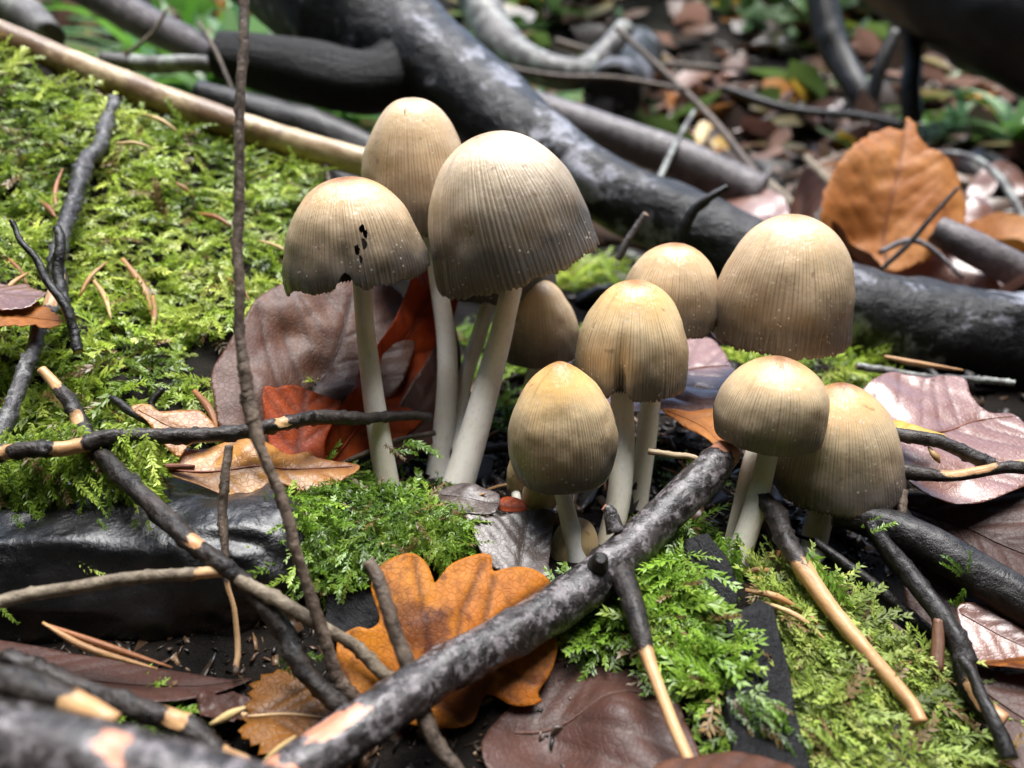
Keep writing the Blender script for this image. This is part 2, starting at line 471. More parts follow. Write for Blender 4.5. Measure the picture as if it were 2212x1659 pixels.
def child_stick(name, ctrl, mat, parent, **kw):
    pts, rad = px_tube(ctrl)
    me, C, rr = tube_mesh(name, pts, rad, mat, **kw)
    me.transform(Matrix.Translation(-parent.location))
    o = bpy.data.objects.new(name, me); link(o, parent); return o

# ------------------------------------------------------------------ mushrooms
NG = 104
def cap_build(seed, Rc, H, e, th_max, umbo=0.0, notches=(), holes=(), jag=0.02, lump=0.035, flare=0.0, groove=0.004, skew=0.0, rows=40):
    """returns outer cap mesh data in local coordinates: z up, alpha=0 towards -y"""
    na, nr = NG * 4, rows
    al = np.linspace(0, 2 * np.pi, na + 1)
    ph = seed * 1.7
    pert = 1.6 * np.sin(3 * al + ph) + 1.1 * np.sin(7 * al + 2 * ph) + 0.8 * np.sin(13 * al + 3 * ph) + 0.7 * np.sin(29 * al + 5 * ph) + 0.5 * np.sin(47 * al + 7 * ph)
    u = (NG * al + pert) / (2 * np.pi)
    circ = np.stack([np.cos(al) * 1.0, np.sin(al) * 1.0, np.full(na + 1, seed * 3.1)], -1)
    teeth_id = np.floor(u * 1.0).astype(int) % NG
    tr = np.random.default_rng(seed).random(NG)
    teeth = tr[teeth_id] * np.abs(np.sin(np.pi * u)) ** 0.5
    trim = jag * (0.55 * (vn(circ * 2.2, seed) + 0.3) + 0.5 * vn(circ * 7, seed + 3)) + 0.022 * teeth * (jag > 0.008)
    crease_a = np.zeros(na + 1)
    for (a0, w, dep, cr) in notches:
        dd = np.abs((al - a0 + np.pi) % (2 * np.pi) - np.pi)
        trim = trim + dep * np.exp(-(dd / w) ** 2)
    tend = th_max * (1 - trim)
    t = np.linspace(0, 1, nr + 1) ** 0.9
    TH = t[:, None] * tend[None, :]
    rs = np.sin(np.minimum(TH, np.pi)); rs = np.clip(rs, 0, 1) ** e
    z = np.where(TH < np.pi / 2, np.cos(TH) * H, np.cos(TH) * H * 0.9)
    z = z + umbo * H * np.exp(-(TH / 0.28) ** 2)
    rad = Rc * rs * (1 + flare * sstep(1.2, 1.65, TH))
    vpos = np.clip(TH / th_max, 0, 1.05)
    q = np.stack([np.cos(al)[None] * rs * 1.3, np.sin(al)[None] * rs * 1.3, z / Rc * 1.3 + seed * 5.3], -1)
    rad = rad * (1 + lump * vn(q, seed + 11) * 1.6 + lump * 0.5 * vn(q * 3, seed + 12))
    g = np.cos(2 * np.pi * u)[None, :]
    gmod = 0.35 + 1.1 * np.abs(vn(np.stack([al * 9, 0 * al, 0 * al + seed], -1), seed + 21))[None, :]
    gst = 0.1 + 0.3 * np.abs(vn(np.stack([al * 14, 0 * al, 0 * al + seed], -1), seed + 22))[None, :]
    rad = rad + Rc * groove * gmod * (g - 0.2) * np.clip((vpos - gst) / 0.4, 0, 1)
    for (a0, w, dep, cr) in notches:
        dd = np.abs((al - a0 + np.pi) % (2 * np.pi) - np.pi)
        rad = rad - Rc * cr * np.exp(-(dd / (w * 0.8)) ** 2)[None, :] * sstep(0.4, 0.9, vpos)
    X = rad * np.sin(al)[None]; Y = -rad * np.cos(al)[None]
    X = X + skew * Rc * (1 - z / H) * 0.0 + skew * Rc * np.clip(z / H, 0, 1) ** 2
    V = np.stack([X, Y, z], -1)
    UV = np.stack([np.broadcast_to(u[None], X.shape), vpos], -1)
    # inner skin
    ni = 7
    sel = np.linspace(0, nr, ni + 1).astype(int)[::-1]
    Vi = V[sel].copy()
    thick = 0.045
    cen = np.array([0, 0, 0.0])
    nrm = Vi / (np.linalg.norm(Vi, axis=-1, keepdims=True) + 1e-6)
    Vi = Vi - nrm * thick * np.where(np.arange(ni + 1) == 0, 0.75, 1.3)[:, None, None]
    VV = np.concatenate([V, Vi], 0); UU = np.concatenate([UV, UV[sel]], 0)
    n_r = len(VV); w_ = na + 1
    i = np.arange(n_r - 1)[:, None] * w_; j = np.arange(na)[None]
    F = np.stack([i + j, i + w_ + j, i + w_ + j + 1, i + j + 1], -1)
    keep = np.ones(F.shape[:2], bool)
    for (ha, hv, ra, rv) in holes:
        am = (al[:-1] + al[1:]) / 2; da = (am - ha + np.pi) % (2 * np.pi) - np.pi
        vm = 0.5 * (vpos[:-1, :-1] + vpos[1:, 1:])
        dist = (da[None] / ra) ** 2 + ((vm - hv) / rv) ** 2
        dist = dist + 0.9 * vn(np.stack([np.broadcast_to(am[None] * 30, vm.shape), vm * 34, np.zeros_like(vm)], -1), 5)
        keep[:nr] &= ~(dist < 1)
        keep[nr:, (np.abs(da) < ra + 0.12)] = False
    F = F[keep]
    return VV.reshape(-1, 3), F.reshape(-1, 4), UU.reshape(-1, 2), tend, th_max

def gill_build(Rc, H, e, th_max, seed):
    n, nr = 120, 8
    al = np.linspace(0, 2 * np.pi, n * 2, endpoint=False)
    t = np.linspace(0.12, 0.93, nr)
    TH = t * th_max
    rad = Rc * np.sin(TH) ** e * 0.93; z = np.cos(TH) * H * 0.92
    amp = np.where(np.arange(n * 2) % 2 == 0, 1.0, 0.80)
    X = rad[:, None] * np.sin(al)[None] * amp[None]; Y = -rad[:, None] * np.cos(al)[None] * amp[None]
    Z = np.broadcast_to(z[:, None], X.shape) - 0.02
    w = n * 2
    i = np.arange(nr - 1)[:, None] * w; j = np.arange(w)[None]; j2 = (j + 1) % w
    F = np.stack([i + j, i + j2, i + w + j2, i + w + j], -1).reshape(-1, 4)
    return np.stack([X, Y, Z], -1).reshape(-1, 3), F

def mushroom(x, top, bot, hw, d, stem, label, capmat, stemmat, seed, roll=0.0, lean=0.0, e=1.0, thm=95, group='ink caps of the cluster', name='mushroom', cat='mushroom', dbase=None, **kw):
    thm = R(thm)
    Rc = hw * d / F_PX
    midy = 0.5 * (top + bot)
    phi = PITCH - math.atan((CY - midy) / F_PX) - R(lean)
    A = (bot - top) * d / F_PX
    s, c = math.sin(phi), math.cos(phi)
    rim_r = math.sin(thm) ** e; drop = max(0, -math.cos(thm)) * 0.9
    H = A
    for _ in range(40):
        est = math.sqrt((H * c) ** 2 + (Rc * s) ** 2) + max(Rc * s * 0.98, Rc * rim_r * s + drop * H * c)
        H *= A / est
    H = max(H, 0.3 * Rc)
    cy = top + math.sqrt((H * c) ** 2 + (Rc * s) ** 2) / d * F_PX
    cen = P(x, cy, d)
    rl, ln = R(roll), R(lean)
    up = np.array([-math.sin(rl), -math.sin(ln), math.cos(rl) * math.cos(ln)]); up /= np.linalg.norm(up)
    xa = np.array([1.0, 0, 0]); xa = xa - up * (xa @ up); xa /= np.linalg.norm(xa)
    # turn alpha=0 towards the camera
    ya = np.cross(up, xa)
    B = np.stack([xa, ya, up], 1)
    V, F, UV, _, _ = cap_build(seed, Rc, H, e, thm, **kw)
    # stem
    pts = [cen + up * H * 0.55] + [P(a, b, dd) for (a, b, w, dd) in stem]
    rad = [stem[0][2] * stem[0][3] / F_PX * 0.8] + [w * dd / F_PX for (a, b, w, dd) in stem]
    base = pts[-1]
    g = float(ground_h(base[0], base[1]))
    if base[2] > g - 0.15:
        drn = (pts[-1] - pts[-2]); drn /= np.linalg.norm(drn)
        k_ = (base[2] - g + 0.25) / max(0.25, -drn[2])
        pts.append(base + drn * k_); rad.append(rad[-1] * 1.05)
    root = empty(name, (base[0], base[1], min(g, base[2])))
    tag(root, label, cat, group)
    me = mesh_np('cap', V @ B.T + cen, F, capmat, uv=UV)
    cap_o = obj('cap', me, root)
    Vg, Fg = gill_build(Rc, H, e, thm, seed)
    obj('gills', mesh_np('gills', Vg @ B.T + cen, Fg, M['gill'], smooth=False), cap_o)
    ms, C, rr = tube_mesh('stem', pts, rad, stemmat, ring=28, per_cm=10, amp=0.035, fq=2.0, seed=seed, end_jag=0)
    obj('stem', ms, root)
    return root

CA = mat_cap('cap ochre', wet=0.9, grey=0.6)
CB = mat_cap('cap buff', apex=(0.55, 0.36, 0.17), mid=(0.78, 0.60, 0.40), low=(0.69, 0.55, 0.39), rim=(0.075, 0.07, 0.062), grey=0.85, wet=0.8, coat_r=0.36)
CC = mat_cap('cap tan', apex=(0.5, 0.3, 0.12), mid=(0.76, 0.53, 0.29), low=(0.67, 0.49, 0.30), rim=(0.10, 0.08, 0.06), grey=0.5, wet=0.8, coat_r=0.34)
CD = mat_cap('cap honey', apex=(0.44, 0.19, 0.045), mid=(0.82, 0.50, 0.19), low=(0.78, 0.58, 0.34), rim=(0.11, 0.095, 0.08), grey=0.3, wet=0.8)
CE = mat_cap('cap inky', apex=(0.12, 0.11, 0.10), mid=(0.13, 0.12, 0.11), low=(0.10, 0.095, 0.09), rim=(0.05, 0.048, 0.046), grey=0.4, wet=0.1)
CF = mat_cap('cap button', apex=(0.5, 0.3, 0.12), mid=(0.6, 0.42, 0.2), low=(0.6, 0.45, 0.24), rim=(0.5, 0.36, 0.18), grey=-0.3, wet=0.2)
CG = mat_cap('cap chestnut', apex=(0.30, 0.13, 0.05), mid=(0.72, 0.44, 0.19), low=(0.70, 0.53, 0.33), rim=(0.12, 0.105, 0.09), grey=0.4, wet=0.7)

mushroom(772, 388, 622, 146, 13.6, [(778, 575, 19, 13.6), (788, 700, 20, 13.6), (806, 850, 23, 13.7), (824, 970, 25, 13.8), (842, 1078, 27, 13.9)],
         'ochre ink cap with torn notch and black holes, on a tall pale stem', CA, M['stem'], 1, roll=5, e=0.95, thm=97, jag=0.035, flare=0.05,
         notches=((0.02, 0.13, 0.12, 0.05), (-1.2, 0.3, -0.07, -0.05)), holes=((0.38, 0.60, 0.045, 0.032), (0.42, 0.645, 0.05, 0.03), (0.37, 0.70, 0.04, 0.035), (0.24, 0.735, 0.035, 0.03), (0.27, 0.79, 0.02, 0.025)), rows=96)
mushroom(906, 226, 505, 121, 15.8, [(925, 480, 16, 15.8), (948, 620, 19, 15.6), (966, 760, 22, 15.4), (962, 900, 24, 15.1), (945, 1040, 28, 14.8)],
         'tallest mushroom, pale buff cap with a small brown scar at its crown', CC, M['stem'], 2, roll=2, e=0.88, thm=97, jag=0.012, holes=((-0.10, 0.27, 0.022, 0.035),))
mushroom(1118, 293, 606, 173, 14.3, [(1108, 570, 23, 14.4), (1090, 690, 24, 14.3), (1056, 820, 28, 14.2), (1020, 950, 32, 14.1), (978, 1082, 37, 14.0)],
         'largest mushroom, buff cap grey towards a frilled rim, on a thick leaning stem', CB, M['stem'], 3, roll=17, e=0.92, thm=94, jag=0.03, flare=0.06, skew=0.03, groove=0.006)
mushroom(1088, 490, 652, 112, 16.4, [(1062, 630, 15, 16.5), (1036, 720, 17, 16.2), (1010, 800, 17, 15.8), (993, 880, 17, 15.5), (984, 970, 18, 15.0)],
         'small slate grey inky mushroom hidden behind the largest mushroom', CE, M['stem'], 4, roll=6, e=0.9, thm=95, jag=0.04)
mushroom(1167, 605, 792, 83, 16.2, [(1160, 770, 17, 16.2), (1140, 880, 18, 15.8), (1120, 1010, 19, 15.2)],
         'brown egg-shaped mushroom standing behind the pointed honey coloured one', CC, M['stem_warm'], 5, roll=3, e=0.98, thm=104, jag=0.008)
mushroom(1214, 783, 1058, 116, 12.4, [(1212, 1035, 17, 12.4), (1224, 1100, 19, 12.4), (1242, 1180, 22, 12.45), (1254, 1255, 24, 12.45)],
         'short mushroom with a glossy pointed honey cap, between two small buttons and a fallen branch', CD, M['stem'], 6, roll=3, e=1.12, thm=112, jag=0.008, umbo=0.05, lean=3)
mushroom(1364, 608, 866, 122, 13.3, [(1345, 850, 25, 13.3), (1346, 950, 25, 13.2), (1336, 1080, 26, 13.1), (1308, 1195, 26, 12.95)],
         'honey mushroom with a dark crease and notched rim on the left of its cap', CD, M['stem_warm'], 7, roll=1, e=1.0, thm=102, jag=0.012, notches=((-0.34, 0.16, 0.10, 0.13),))
mushroom(1445, 528, 728, 107, 14.6, [(1428, 700, 20, 14.6), (1405, 870, 22, 14.4), (1395, 960, 22, 14.2), (1382, 1060, 21, 14.0)],
         'orange-tan mushroom with a ragged torn rim behind the creased one', CA, M['stem_warm'], 8, roll=-2, e=0.92, thm=96, jag=0.02, notches=((0.95, 0.10, 0.09, 0.0), (0.72, 0.07, 0.05, 0.0)))
mushroom(1687, 470, 765, 147, 14.3, [(1690, 740, 20, 14.3), (1664, 880, 20, 13.9), (1625, 1000, 21, 13.3), (1606, 1090, 22, 13.0), (1585, 1190, 25, 12.7)],
         'tall mushroom with a broad brown bell cap near the black log', CC, M['stem_warm'], 9, roll=0, e=0.93, thm=98, jag=0.014)
mushroom(1665, 771, 983, 120, 12.3, [(1662, 955, 21, 12.3), (1650, 1020, 22, 12.3), (1626, 1110, 24, 12.3), (1596, 1200, 26, 12.25)],
         'low rounded chestnut-topped mushroom beneath the broad bell cap', CG, M['stem_warm'], 10, roll=-2, e=0.93, thm=113, jag=0.006, umbo=0.04)
mushroom(1806, 832, 1108, 134, 13.2, [(1782, 1080, 26, 13.2), (1763, 1150, 28, 13.1), (1744, 1230, 29, 12.9)],
         'greyish tan mushroom with white glittering flecks along its rim, behind the chestnut-topped one', CG, M['stem_warm'], 11, roll=5, e=1.02, thm=97, jag=0.012, umbo=0.03)
mushroom(1166, 1025, 1106, 39, 13.1, [(1166, 1100, 15, 13.1), (1168, 1130, 16, 13.0)],
         'tiny cream button mushroom under the pointed honey cap', CF, M['stem_warm'], 12, e=0.95, thm=115, jag=0.003)
mushroom(1240, 1120, 1252, 53, 12.75, [(1240, 1238, 18, 12.75), (1242, 1262, 20, 12.7)],
         'egg-shaped cream striped button mushroom behind the short stem', CF, M['stem_warm'], 13, roll=-10, e=0.95, thm=125, jag=0.003)
mushroom(1113, 985, 1065, 19, 13.6, [(1113, 1055, 9, 13.6), (1116, 1080, 10, 13.5)],
         'slim tan button mushroom half hidden beside the tiny cream button', CF, M['stem_warm'], 14, e=0.9, thm=115, jag=0.003)
# ------------------------------------------------------------------ branches, twigs, logs
BK = {}
BK['char'] = mat_bark('charred log bark', (0.003, 0.003, 0.0035), (0.014, 0.014, 0.016), lichen=(0.27, 0.275, 0.32), lich_amt=0.53, scale=0.42, rough=0.46, coat=0.2)
BK['black'] = mat_bark('black wet bark', (0.003, 0.0028, 0.0028), (0.02, 0.017, 0.016), rough=0.4, coat=0.4)
BK['brown'] = mat_bark('brown scaly bark', (0.006, 0.005, 0.005), (0.06, 0.05, 0.05), wood=(0.62, 0.28, 0.17), wood2=(0.42, 0.17, 0.10), lichen=(0.17, 0.15, 0.155), lich_amt=0.5, lich_scale=620, rough=0.32, coat=0.8)  # lichen colour here paints pale flecks for the wet bark's purplish sheen
BK['twig'] = mat_bark('dark twig bark', (0.005, 0.004, 0.004), (0.055, 0.043, 0.036), wood=(0.55, 0.34, 0.16), wood2=(0.4, 0.19, 0.09), rough=0.45, coat=0.3)
BK['grey'] = mat_bark('grey brown twig bark', (0.03, 0.022, 0.017), (0.19, 0.14, 0.105), wood=(0.5, 0.32, 0.16), wood2=(0.3, 0.17, 0.09), rough=0.5, coat=0.1)
BK['stemb'] = mat_bark('tan brown stem bark', (0.06, 0.042, 0.032), (0.24, 0.18, 0.135), rough=0.5, coat=0.1)
BK['slate'] = mat_bark('slate twig bark', (0.012, 0.011, 0.012), (0.09, 0.085, 0.09), wood=(0.5, 0.32, 0.16), wood2=(0.3, 0.17, 0.09), lichen=(0.2, 0.21, 0.2), lich_amt=0.56, lich_scale=300, rough=0.45, coat=0.3)
BK['pale'] = mat_bark('pale lichened twig', (0.10, 0.075, 0.05), (0.34, 0.28, 0.2), wood=(0.6, 0.42, 0.2), wood2=(0.42, 0.2, 0.12), rough=0.5, coat=0.1)
BK['lichen'] = mat_bark('lichen grey bark', (0.05, 0.045, 0.042), (0.2, 0.19, 0.185), lichen=(0.34, 0.36, 0.33), lich_amt=0.5, rough=0.5, coat=0.2)
BK['plum'] = mat_bark('smooth plum grey bark', (0.07, 0.06, 0.062), (0.2, 0.175, 0.18), lichen=(0.3, 0.28, 0.28), lich_amt=0.6, scale=0.5, rough=0.42, coat=0.35)
WD = mat_wood('barkless tan wood', (0.50, 0.39, 0.23), (0.28, 0.18, 0.09), (0.12, 0.06, 0.03))
WDd = mat_wood('brown wood', (0.16, 0.075, 0.04), (0.1, 0.045, 0.025), (0.05, 0.025, 0.015))
WDp = mat_wood('bare pale wood', (0.58, 0.40, 0.2), (0.42, 0.24, 0.11), (0.22, 0.1, 0.05))

K = NT('charcoal'); uv_ = K.uv(); ps_ = K.geo()
g_ = K.noise(K.mapping(uv_, (14, 4, 1)), 2.2, 5, 0.65); n_ = K.noise(ps_, 700, 5, 0.7)
K.bs(Base_Color=K.mix(K.step(n_, 0.4, 0.7), (0.004, 0.0042, 0.005), (0.014, 0.014, 0.016)), Roughness=0.62, Normal=K.bump(K.math('ADD', g_, K.math('MULTIPLY', n_, 0.6)), 0.9, 0.0014))
K.b.inputs['Specular IOR Level'].default_value = 0.3
BK['coal'] = K.m
# the big black log across the back
lg = empty('fallen_log', P(2000, 760, 20.5)); tag(lg, 'thick charred black log with pale lichen slanting behind the mushrooms', 'log')
pts, rad = px_tube([(420, -420, 36, 160), (590, -170, 32, 165), (745, 0, 29.5, 150), (860, 95, 28, 118), (985, 185, 26.5, 98), (1130, 300, 25, 86), (1300, 405, 23.6, 74), (1500, 495, 22.4, 74), (1700, 590, 21.4, 80), (1850, 668, 20.8, 92), (2030, 715, 20.3, 102), (2260, 752, 20, 112), (2600, 790, 19.6, 118)])
me, _, _ = tube_mesh('trunk', pts, rad, BK['char'], ring=40, per_cm=7, amp=0.10, fq=2.6, seed=3, knobs=0.10)
obj('trunk', me, lg)
pts, rad = px_tube([(900, 130, 27, 70), (800, 180, 26.5, 66), (640, 150, 27, 66), (480, 118, 27.5, 52)])
me, _, _ = tube_mesh('limb', pts, rad, BK['coal'], ring=28, per_cm=7, amp=0.12, seed=5); obj('limb', me, lg)
stick('snag_log', [(430, 205, 25.8, 30), (600, 262, 25.5, 46), (720, 300, 25.2, 48), (900, 390, 24.5, 44)], BK['black'], 'short black log lying below the charred log, behind the tan pole', 'log', ring=24, per_cm=6, amp=0.1, seed=8)
stick('dark_log', [(380, 300, 25.0, 40), (600, 350, 25, 60), (780, 420, 24, 62), (1000, 500, 22.5, 50)], BK['black'], 'black rotten log in the gap between mossy bank and charred log', 'log', ring=24, per_cm=6, amp=0.14, seed=18)
stick('plum_branch', [(1100, 215, 40, 36), (1300, 285, 38, 40), (1480, 350, 37, 44), (1640, 425, 36, 46)], BK['plum'], 'smooth purplish grey branch lying just behind the charred log', 'branch', ring=24, per_cm=5, amp=0.05, seed=21)
stick('tan_pole', [(-160, 15, 19.9, 37), (0, 78, 19.9, 34), (200, 160, 19.9, 34), (400, 235, 19.9, 33), (600, 300, 19.9, 32), (780, 350, 19.9, 31), (900, 385, 19.9, 30)], WD, 'long tan barkless pole resting on the mossy bank', 'pole', ring=26, per_cm=7, amp=0.045, seed=2, knobs=0.06)
stick('grey_branch', [(2020, 495, 24.5, 30), (2120, 545, 24, 36), (2320, 650, 23.4, 40)], BK['plum'], 'short grey branch leaning over the log beside the upright orange leaf', 'branch', ring=20, per_cm=7, amp=0.06, seed=22)
# rotten log in front, lower left
rl = empty('rotten_log', P(400, 1440, 10.6)); tag(rl, 'black rotting log with a wet flat top below the mossy bank', 'log')
RL_PTS, RL_RAD = px_tube([(-420, 1225, 12.0, 225), (-100, 1222, 12.1, 220), (150, 1218, 12.2, 215), (400, 1215, 12.2, 208), (520, 1215, 12.1, 200), (620, 1225, 12.0, 165), (680, 1245, 12.0, 100)])
K = NT('rotten black wood'); uv_ = K.uv(); ps_ = K.geo()
g_ = K.noise(K.mapping(uv_, (9, 7, 1)), 1.6, 5, 0.6); n_ = K.noise(ps_, 420, 6, 0.7); n3_ = K.noise(ps_, 90, 3)
K.bs(Base_Color=K.mix(K.step(n3_, 0.4, 0.7), (0.0025, 0.0025, 0.003), (0.012, 0.011, 0.011)), Roughness=K.math('MULTIPLY_ADD', n_, 0.4, 0.1), Normal=K.bump(K.math('ADD', g_, K.math('MULTIPLY', n_, 0.9)), 0.45, 0.0009))
K.b.inputs['Specular IOR Level'].default_value = 0.3
K.b.inputs['Coat Weight'].default_value = 0.5; K.b.inputs['Coat Roughness'].default_value = 0.12
K.l(K.bump(n_, 0.3, 0.0006), K.b.inputs['Coat Normal'])
BK['rotten'] = K.m
me, RLC, RLR = tube_mesh('trunk', RL_PTS, RL_RAD, BK['rotten'], ring=110, per_cm=26, amp=0.13, fq=4.2, seed=31, squash=0.9, knobs=0.08)
# flatten the top into a broken wet face
vv = np.empty(len(me.vertices) * 3, np.float32); me.vertices.foreach_get('co', vv); vv = vv.reshape(-1, 3)
lim = (1.22 + 0.16 * fbm(vv * 100 * 1.5, 77, 4)) * CM
hi = vv[:, 2] > lim; vv[hi, 2] = lim[hi] + (vv[hi, 2] - lim[hi]) * 0.2
me.vertices.foreach_set('co', vv.ravel()); me.update()
obj('trunk', me, rl)
# foreground branch crossing to the mushrooms
fb = stick('fallen_branch', [(470, 1790, 7.7, 62), (640, 1665, 8.2, 58), (800, 1555, 8.8, 55), (960, 1450, 9.5, 52), (1100, 1372, 10.1, 50), (1220, 1300, 10.7, 50), (1330, 1215, 11.2, 48), (1430, 1120, 11.7, 44), (1520, 1030, 12.1, 40), (1572, 975, 12.4, 34)],
           BK['brown'], 'thick dark fallen branch with peeled pink patches leaning up to the mushrooms', 'branch', ring=36, per_cm=16, amp=0.09, fq=3.4, seed=41, knobs=0.10,
           peel=[(0.02, 0.10, 0.02, 0.14), (0.14, 0.21, 0.98, 0.10), (0.30, 0.33, 0.35, 0.08), (0.955, 1.0)])
child_stick('side_twig', [(1335, 1225, 11.1, 30), (1362, 1290, 10.55, 26), (1385, 1370, 10.1, 22), (1400, 1420, 9.85, 17), (1425, 1490, 9.5, 15), (1460, 1580, 9.1, 15), (1500, 1670, 8.75, 15)], BK['twig'], fb, ring=18, per_cm=16, amp=0.10, seed=42, knobs=0.12, peel=[(0.46, 1.0)])
child_stick('knot_stub', [(1330, 1150, 11.35, 20), (1318, 1108, 11.4, 15), (1305, 1095, 11.4, 9)], BK['brown'], fb, ring=14, per_cm=22, amp=0.16, seed=43)
child_stick('knot_stub', [(1290, 1228, 10.85, 24), (1296, 1212, 10.7, 20), (1298, 1206, 10.62, 12)], BK['black'], fb, endbare=False, ring=14, per_cm=22, amp=0.2, seed=44)
stick('foreground_branch', [(-320, 1520, 6.5, 80), (-60, 1585, 6.4, 80), (200, 1640, 6.3, 80), (450, 1700, 6.2, 78), (700, 1770, 6.1, 75)], BK['brown'], 'blurred thick grey-black branch lying across the near corner', 'branch', ring=30, per_cm=12, amp=0.08, seed=45, peel=[(0.52, 0.58, 0.03, 0.08)])
# thin upright bramble stem
stick('upright_stem', [(535, -120, 9.6, 10.1), (527, 100, 9.6, 10.1), (520, 300, 9.6, 10.1), (516, 520, 9.6, 10.9), (519, 700, 9.6, 10.9), (530, 830, 9.6, 13.3), (548, 900, 9.6, 15.6), (575, 990, 9.6, 10.9), (618, 1100, 9.65, 11.7), (650, 1220, 9.7, 11.7), (690, 1350, 9.75, 12.5), (730, 1460, 9.8, 14.8), (810, 1545, 9.9, 14.0), (900, 1640, 9.9, 12.5)], BK['stemb'], 'tall thin brown stem rising upright in front of the mossy bank', 'stem', ring=14, per_cm=12, amp=0.14, seed=51, knobs=0.35)
stick('twig', [(90, 798, 12.1, 11), (150, 870, 11.9, 16), (200, 945, 11.6, 20), (250, 1010, 11.2, 19), (340, 1095, 10.7, 20), (440, 1195, 10.2, 19), (500, 1255, 10.0, 18), (580, 1335, 9.9, 21), (660, 1430, 9.8, 21), (755, 1550, 9.7, 20)], BK['twig'], 'long dark twig with an orange peeled tip slanting over the rotten log', group='twigs around the rotten log', ring=16, per_cm=14, amp=0.13, seed=52, knobs=0.25, peel=[(0.0, 0.06), (0.14, 0.18, 0.1, 0.2), (0.52, 0.545, 0.0, 0.2)])
stick('twig', [(-60, 985, 11.0, 19), (60, 968, 11.1, 18), (200, 955, 11.3, 18), (350, 947, 11.6, 17), (500, 937, 12.0, 16), (620, 915, 12.4, 15), (690, 902, 12.8, 16), (800, 908, 13.3, 12), (930, 902, 14.2, 9)], BK['twig'], 'level black twig with tan bare patches pointing at the tall pale stem', group='twigs around the rotten log', ring=16, per_cm=14, amp=0.13, seed=53, knobs=0.25, peel=[(0.055, 0.075), (0.19, 0.24), (0.60, 0.63, 0.98, 0.3)])
stick('twig', [(-60, 1318, 9.2, 14), (80, 1288, 9.4, 14), (220, 1258, 9.6, 14), (360, 1243, 9.8, 13), (470, 1243, 10.0, 14), (540, 1265, 10.0, 14), (620, 1310, 9.9, 15), (720, 1370, 9.9, 13), (800, 1432, 9.9, 15), (860, 1488, 9.9, 14)], BK['pale'], 'arched pale twig bent over the black face of the rotten log', group='twigs around the rotten log', ring=14, per_cm=14, amp=0.12, seed=54, knobs=0.3, peel=[(0.38, 0.50)])
stick('twig', [(494, 962, 10.9, 9), (482, 1040, 10.8, 10), (476, 1120, 10.7, 10), (482, 1200, 10.6, 8), (495, 1290, 10.5, 6), (508, 1380, 10.4, 7), (510, 1455, 10.2, 7)], BK['grey'], 'short thin twig standing upright against the rotten log', group='twigs around the rotten log', ring=12, per_cm=14, amp=0.12, seed=55, knobs=0.25, peel=[(0.62, 0.97)])
stick('twig', [(795, 1212, 9.6, 13), (822, 1270, 9.5, 16), (850, 1350, 9.4, 16), (880, 1430, 9.3, 17), (905, 1500, 9.2, 18), (950, 1590, 9.1, 17), (995, 1680, 9.0, 16)], BK['grey'], 'grey-brown twig standing in front of the lobed oak leaf', ring=14, per_cm=14, amp=0.12, seed=56, knobs=0.22)
stick('twig', [(10, 1418, 8.7, 17), (110, 1448, 8.7, 20), (230, 1502, 8.6, 22), (320, 1535, 8.5, 22), (400, 1575, 8.4, 24), (470, 1615, 8.3, 22), (530, 1655, 8.2, 20)], BK['twig'], 'knobbly black twig with cream bare patches over the glossy brown leaf', ring=16, per_cm=14, amp=0.14, seed=57, knobs=0.3, peel=[(0.56, 0.66, 0.02, 0.22), (0.88, 1.0, 0.0, 0.25)])
stick('twig', [(-120, 1455, 7.6, 34), (0, 1480, 7.6, 34), (90, 1505, 7.5, 34), (180, 1535, 7.5, 30), (250, 1560, 7.4, 22)], BK['twig'], 'stubby blurred branch end with orange bare wood beside the thick near branch', ring=16, per_cm=12, amp=0.12, seed=58, peel=[(0.66, 1.0)])
# left bank twigs
stick('lichened_twig', [(244, 215, 19.0, 11.7), (222, 290, 18.0, 14.8), (190, 370, 16.9, 16.4), (160, 460, 15.8, 16.4), (132, 560, 14.8, 16.4), (104, 650, 14.0, 15.6), (88, 710, 13.6, 14.0), (58, 800, 13.0, 15.6), (20, 925, 12.2, 15.6), (-30, 1010, 11.7, 14.0)], BK['slate'], 'grey lichened twig running down the mossy bank', 'twig', ring=16, per_cm=14, amp=0.16, seed=61, knobs=0.3, peel=[(0.50, 0.60, 0.0, 0.2)])
stick('twig', [(24, 476, 13.2, 5), (62, 540, 13.1, 7), (105, 610, 13.0, 9), (150, 700, 12.9, 10), (170, 760, 12.8, 10)], BK['black'], 'thin black twig poking out of the mossy bank', group='thin black twigs on the bank', ring=10, per_cm=14, amp=0.15, seed=62, knobs=0.3)
stick('twig', [(122, 492, 13.6, 9), (126, 560, 13.4, 12), (140, 650, 13.2, 11), (160, 730, 13.0, 9)], BK['black'], 'stout black twig stub crossing the grey lichened twig', group='thin black twigs on the bank', ring=10, per_cm=14, amp=0.15, seed=63, knobs=0.3)
stick('twig', [(240, 860, 13.1, 8), (300, 900, 12.9, 10), (370, 945, 12.8, 10), (420, 985, 12.6, 9)], BK['black'], 'thin wet black twig lying in moss above the yellow folded leaf', ring=10, per_cm=14, amp=0.12, seed=64)
stick('twig', [(350, 470 + 370, 13.3, 8), (330, 880, 13.2, 8), (360, 930, 13.0, 9)], BK['black'], 'short crooked black twig in deep moss below the bank', ring=10, per_cm=14, amp=0.12, seed=65)
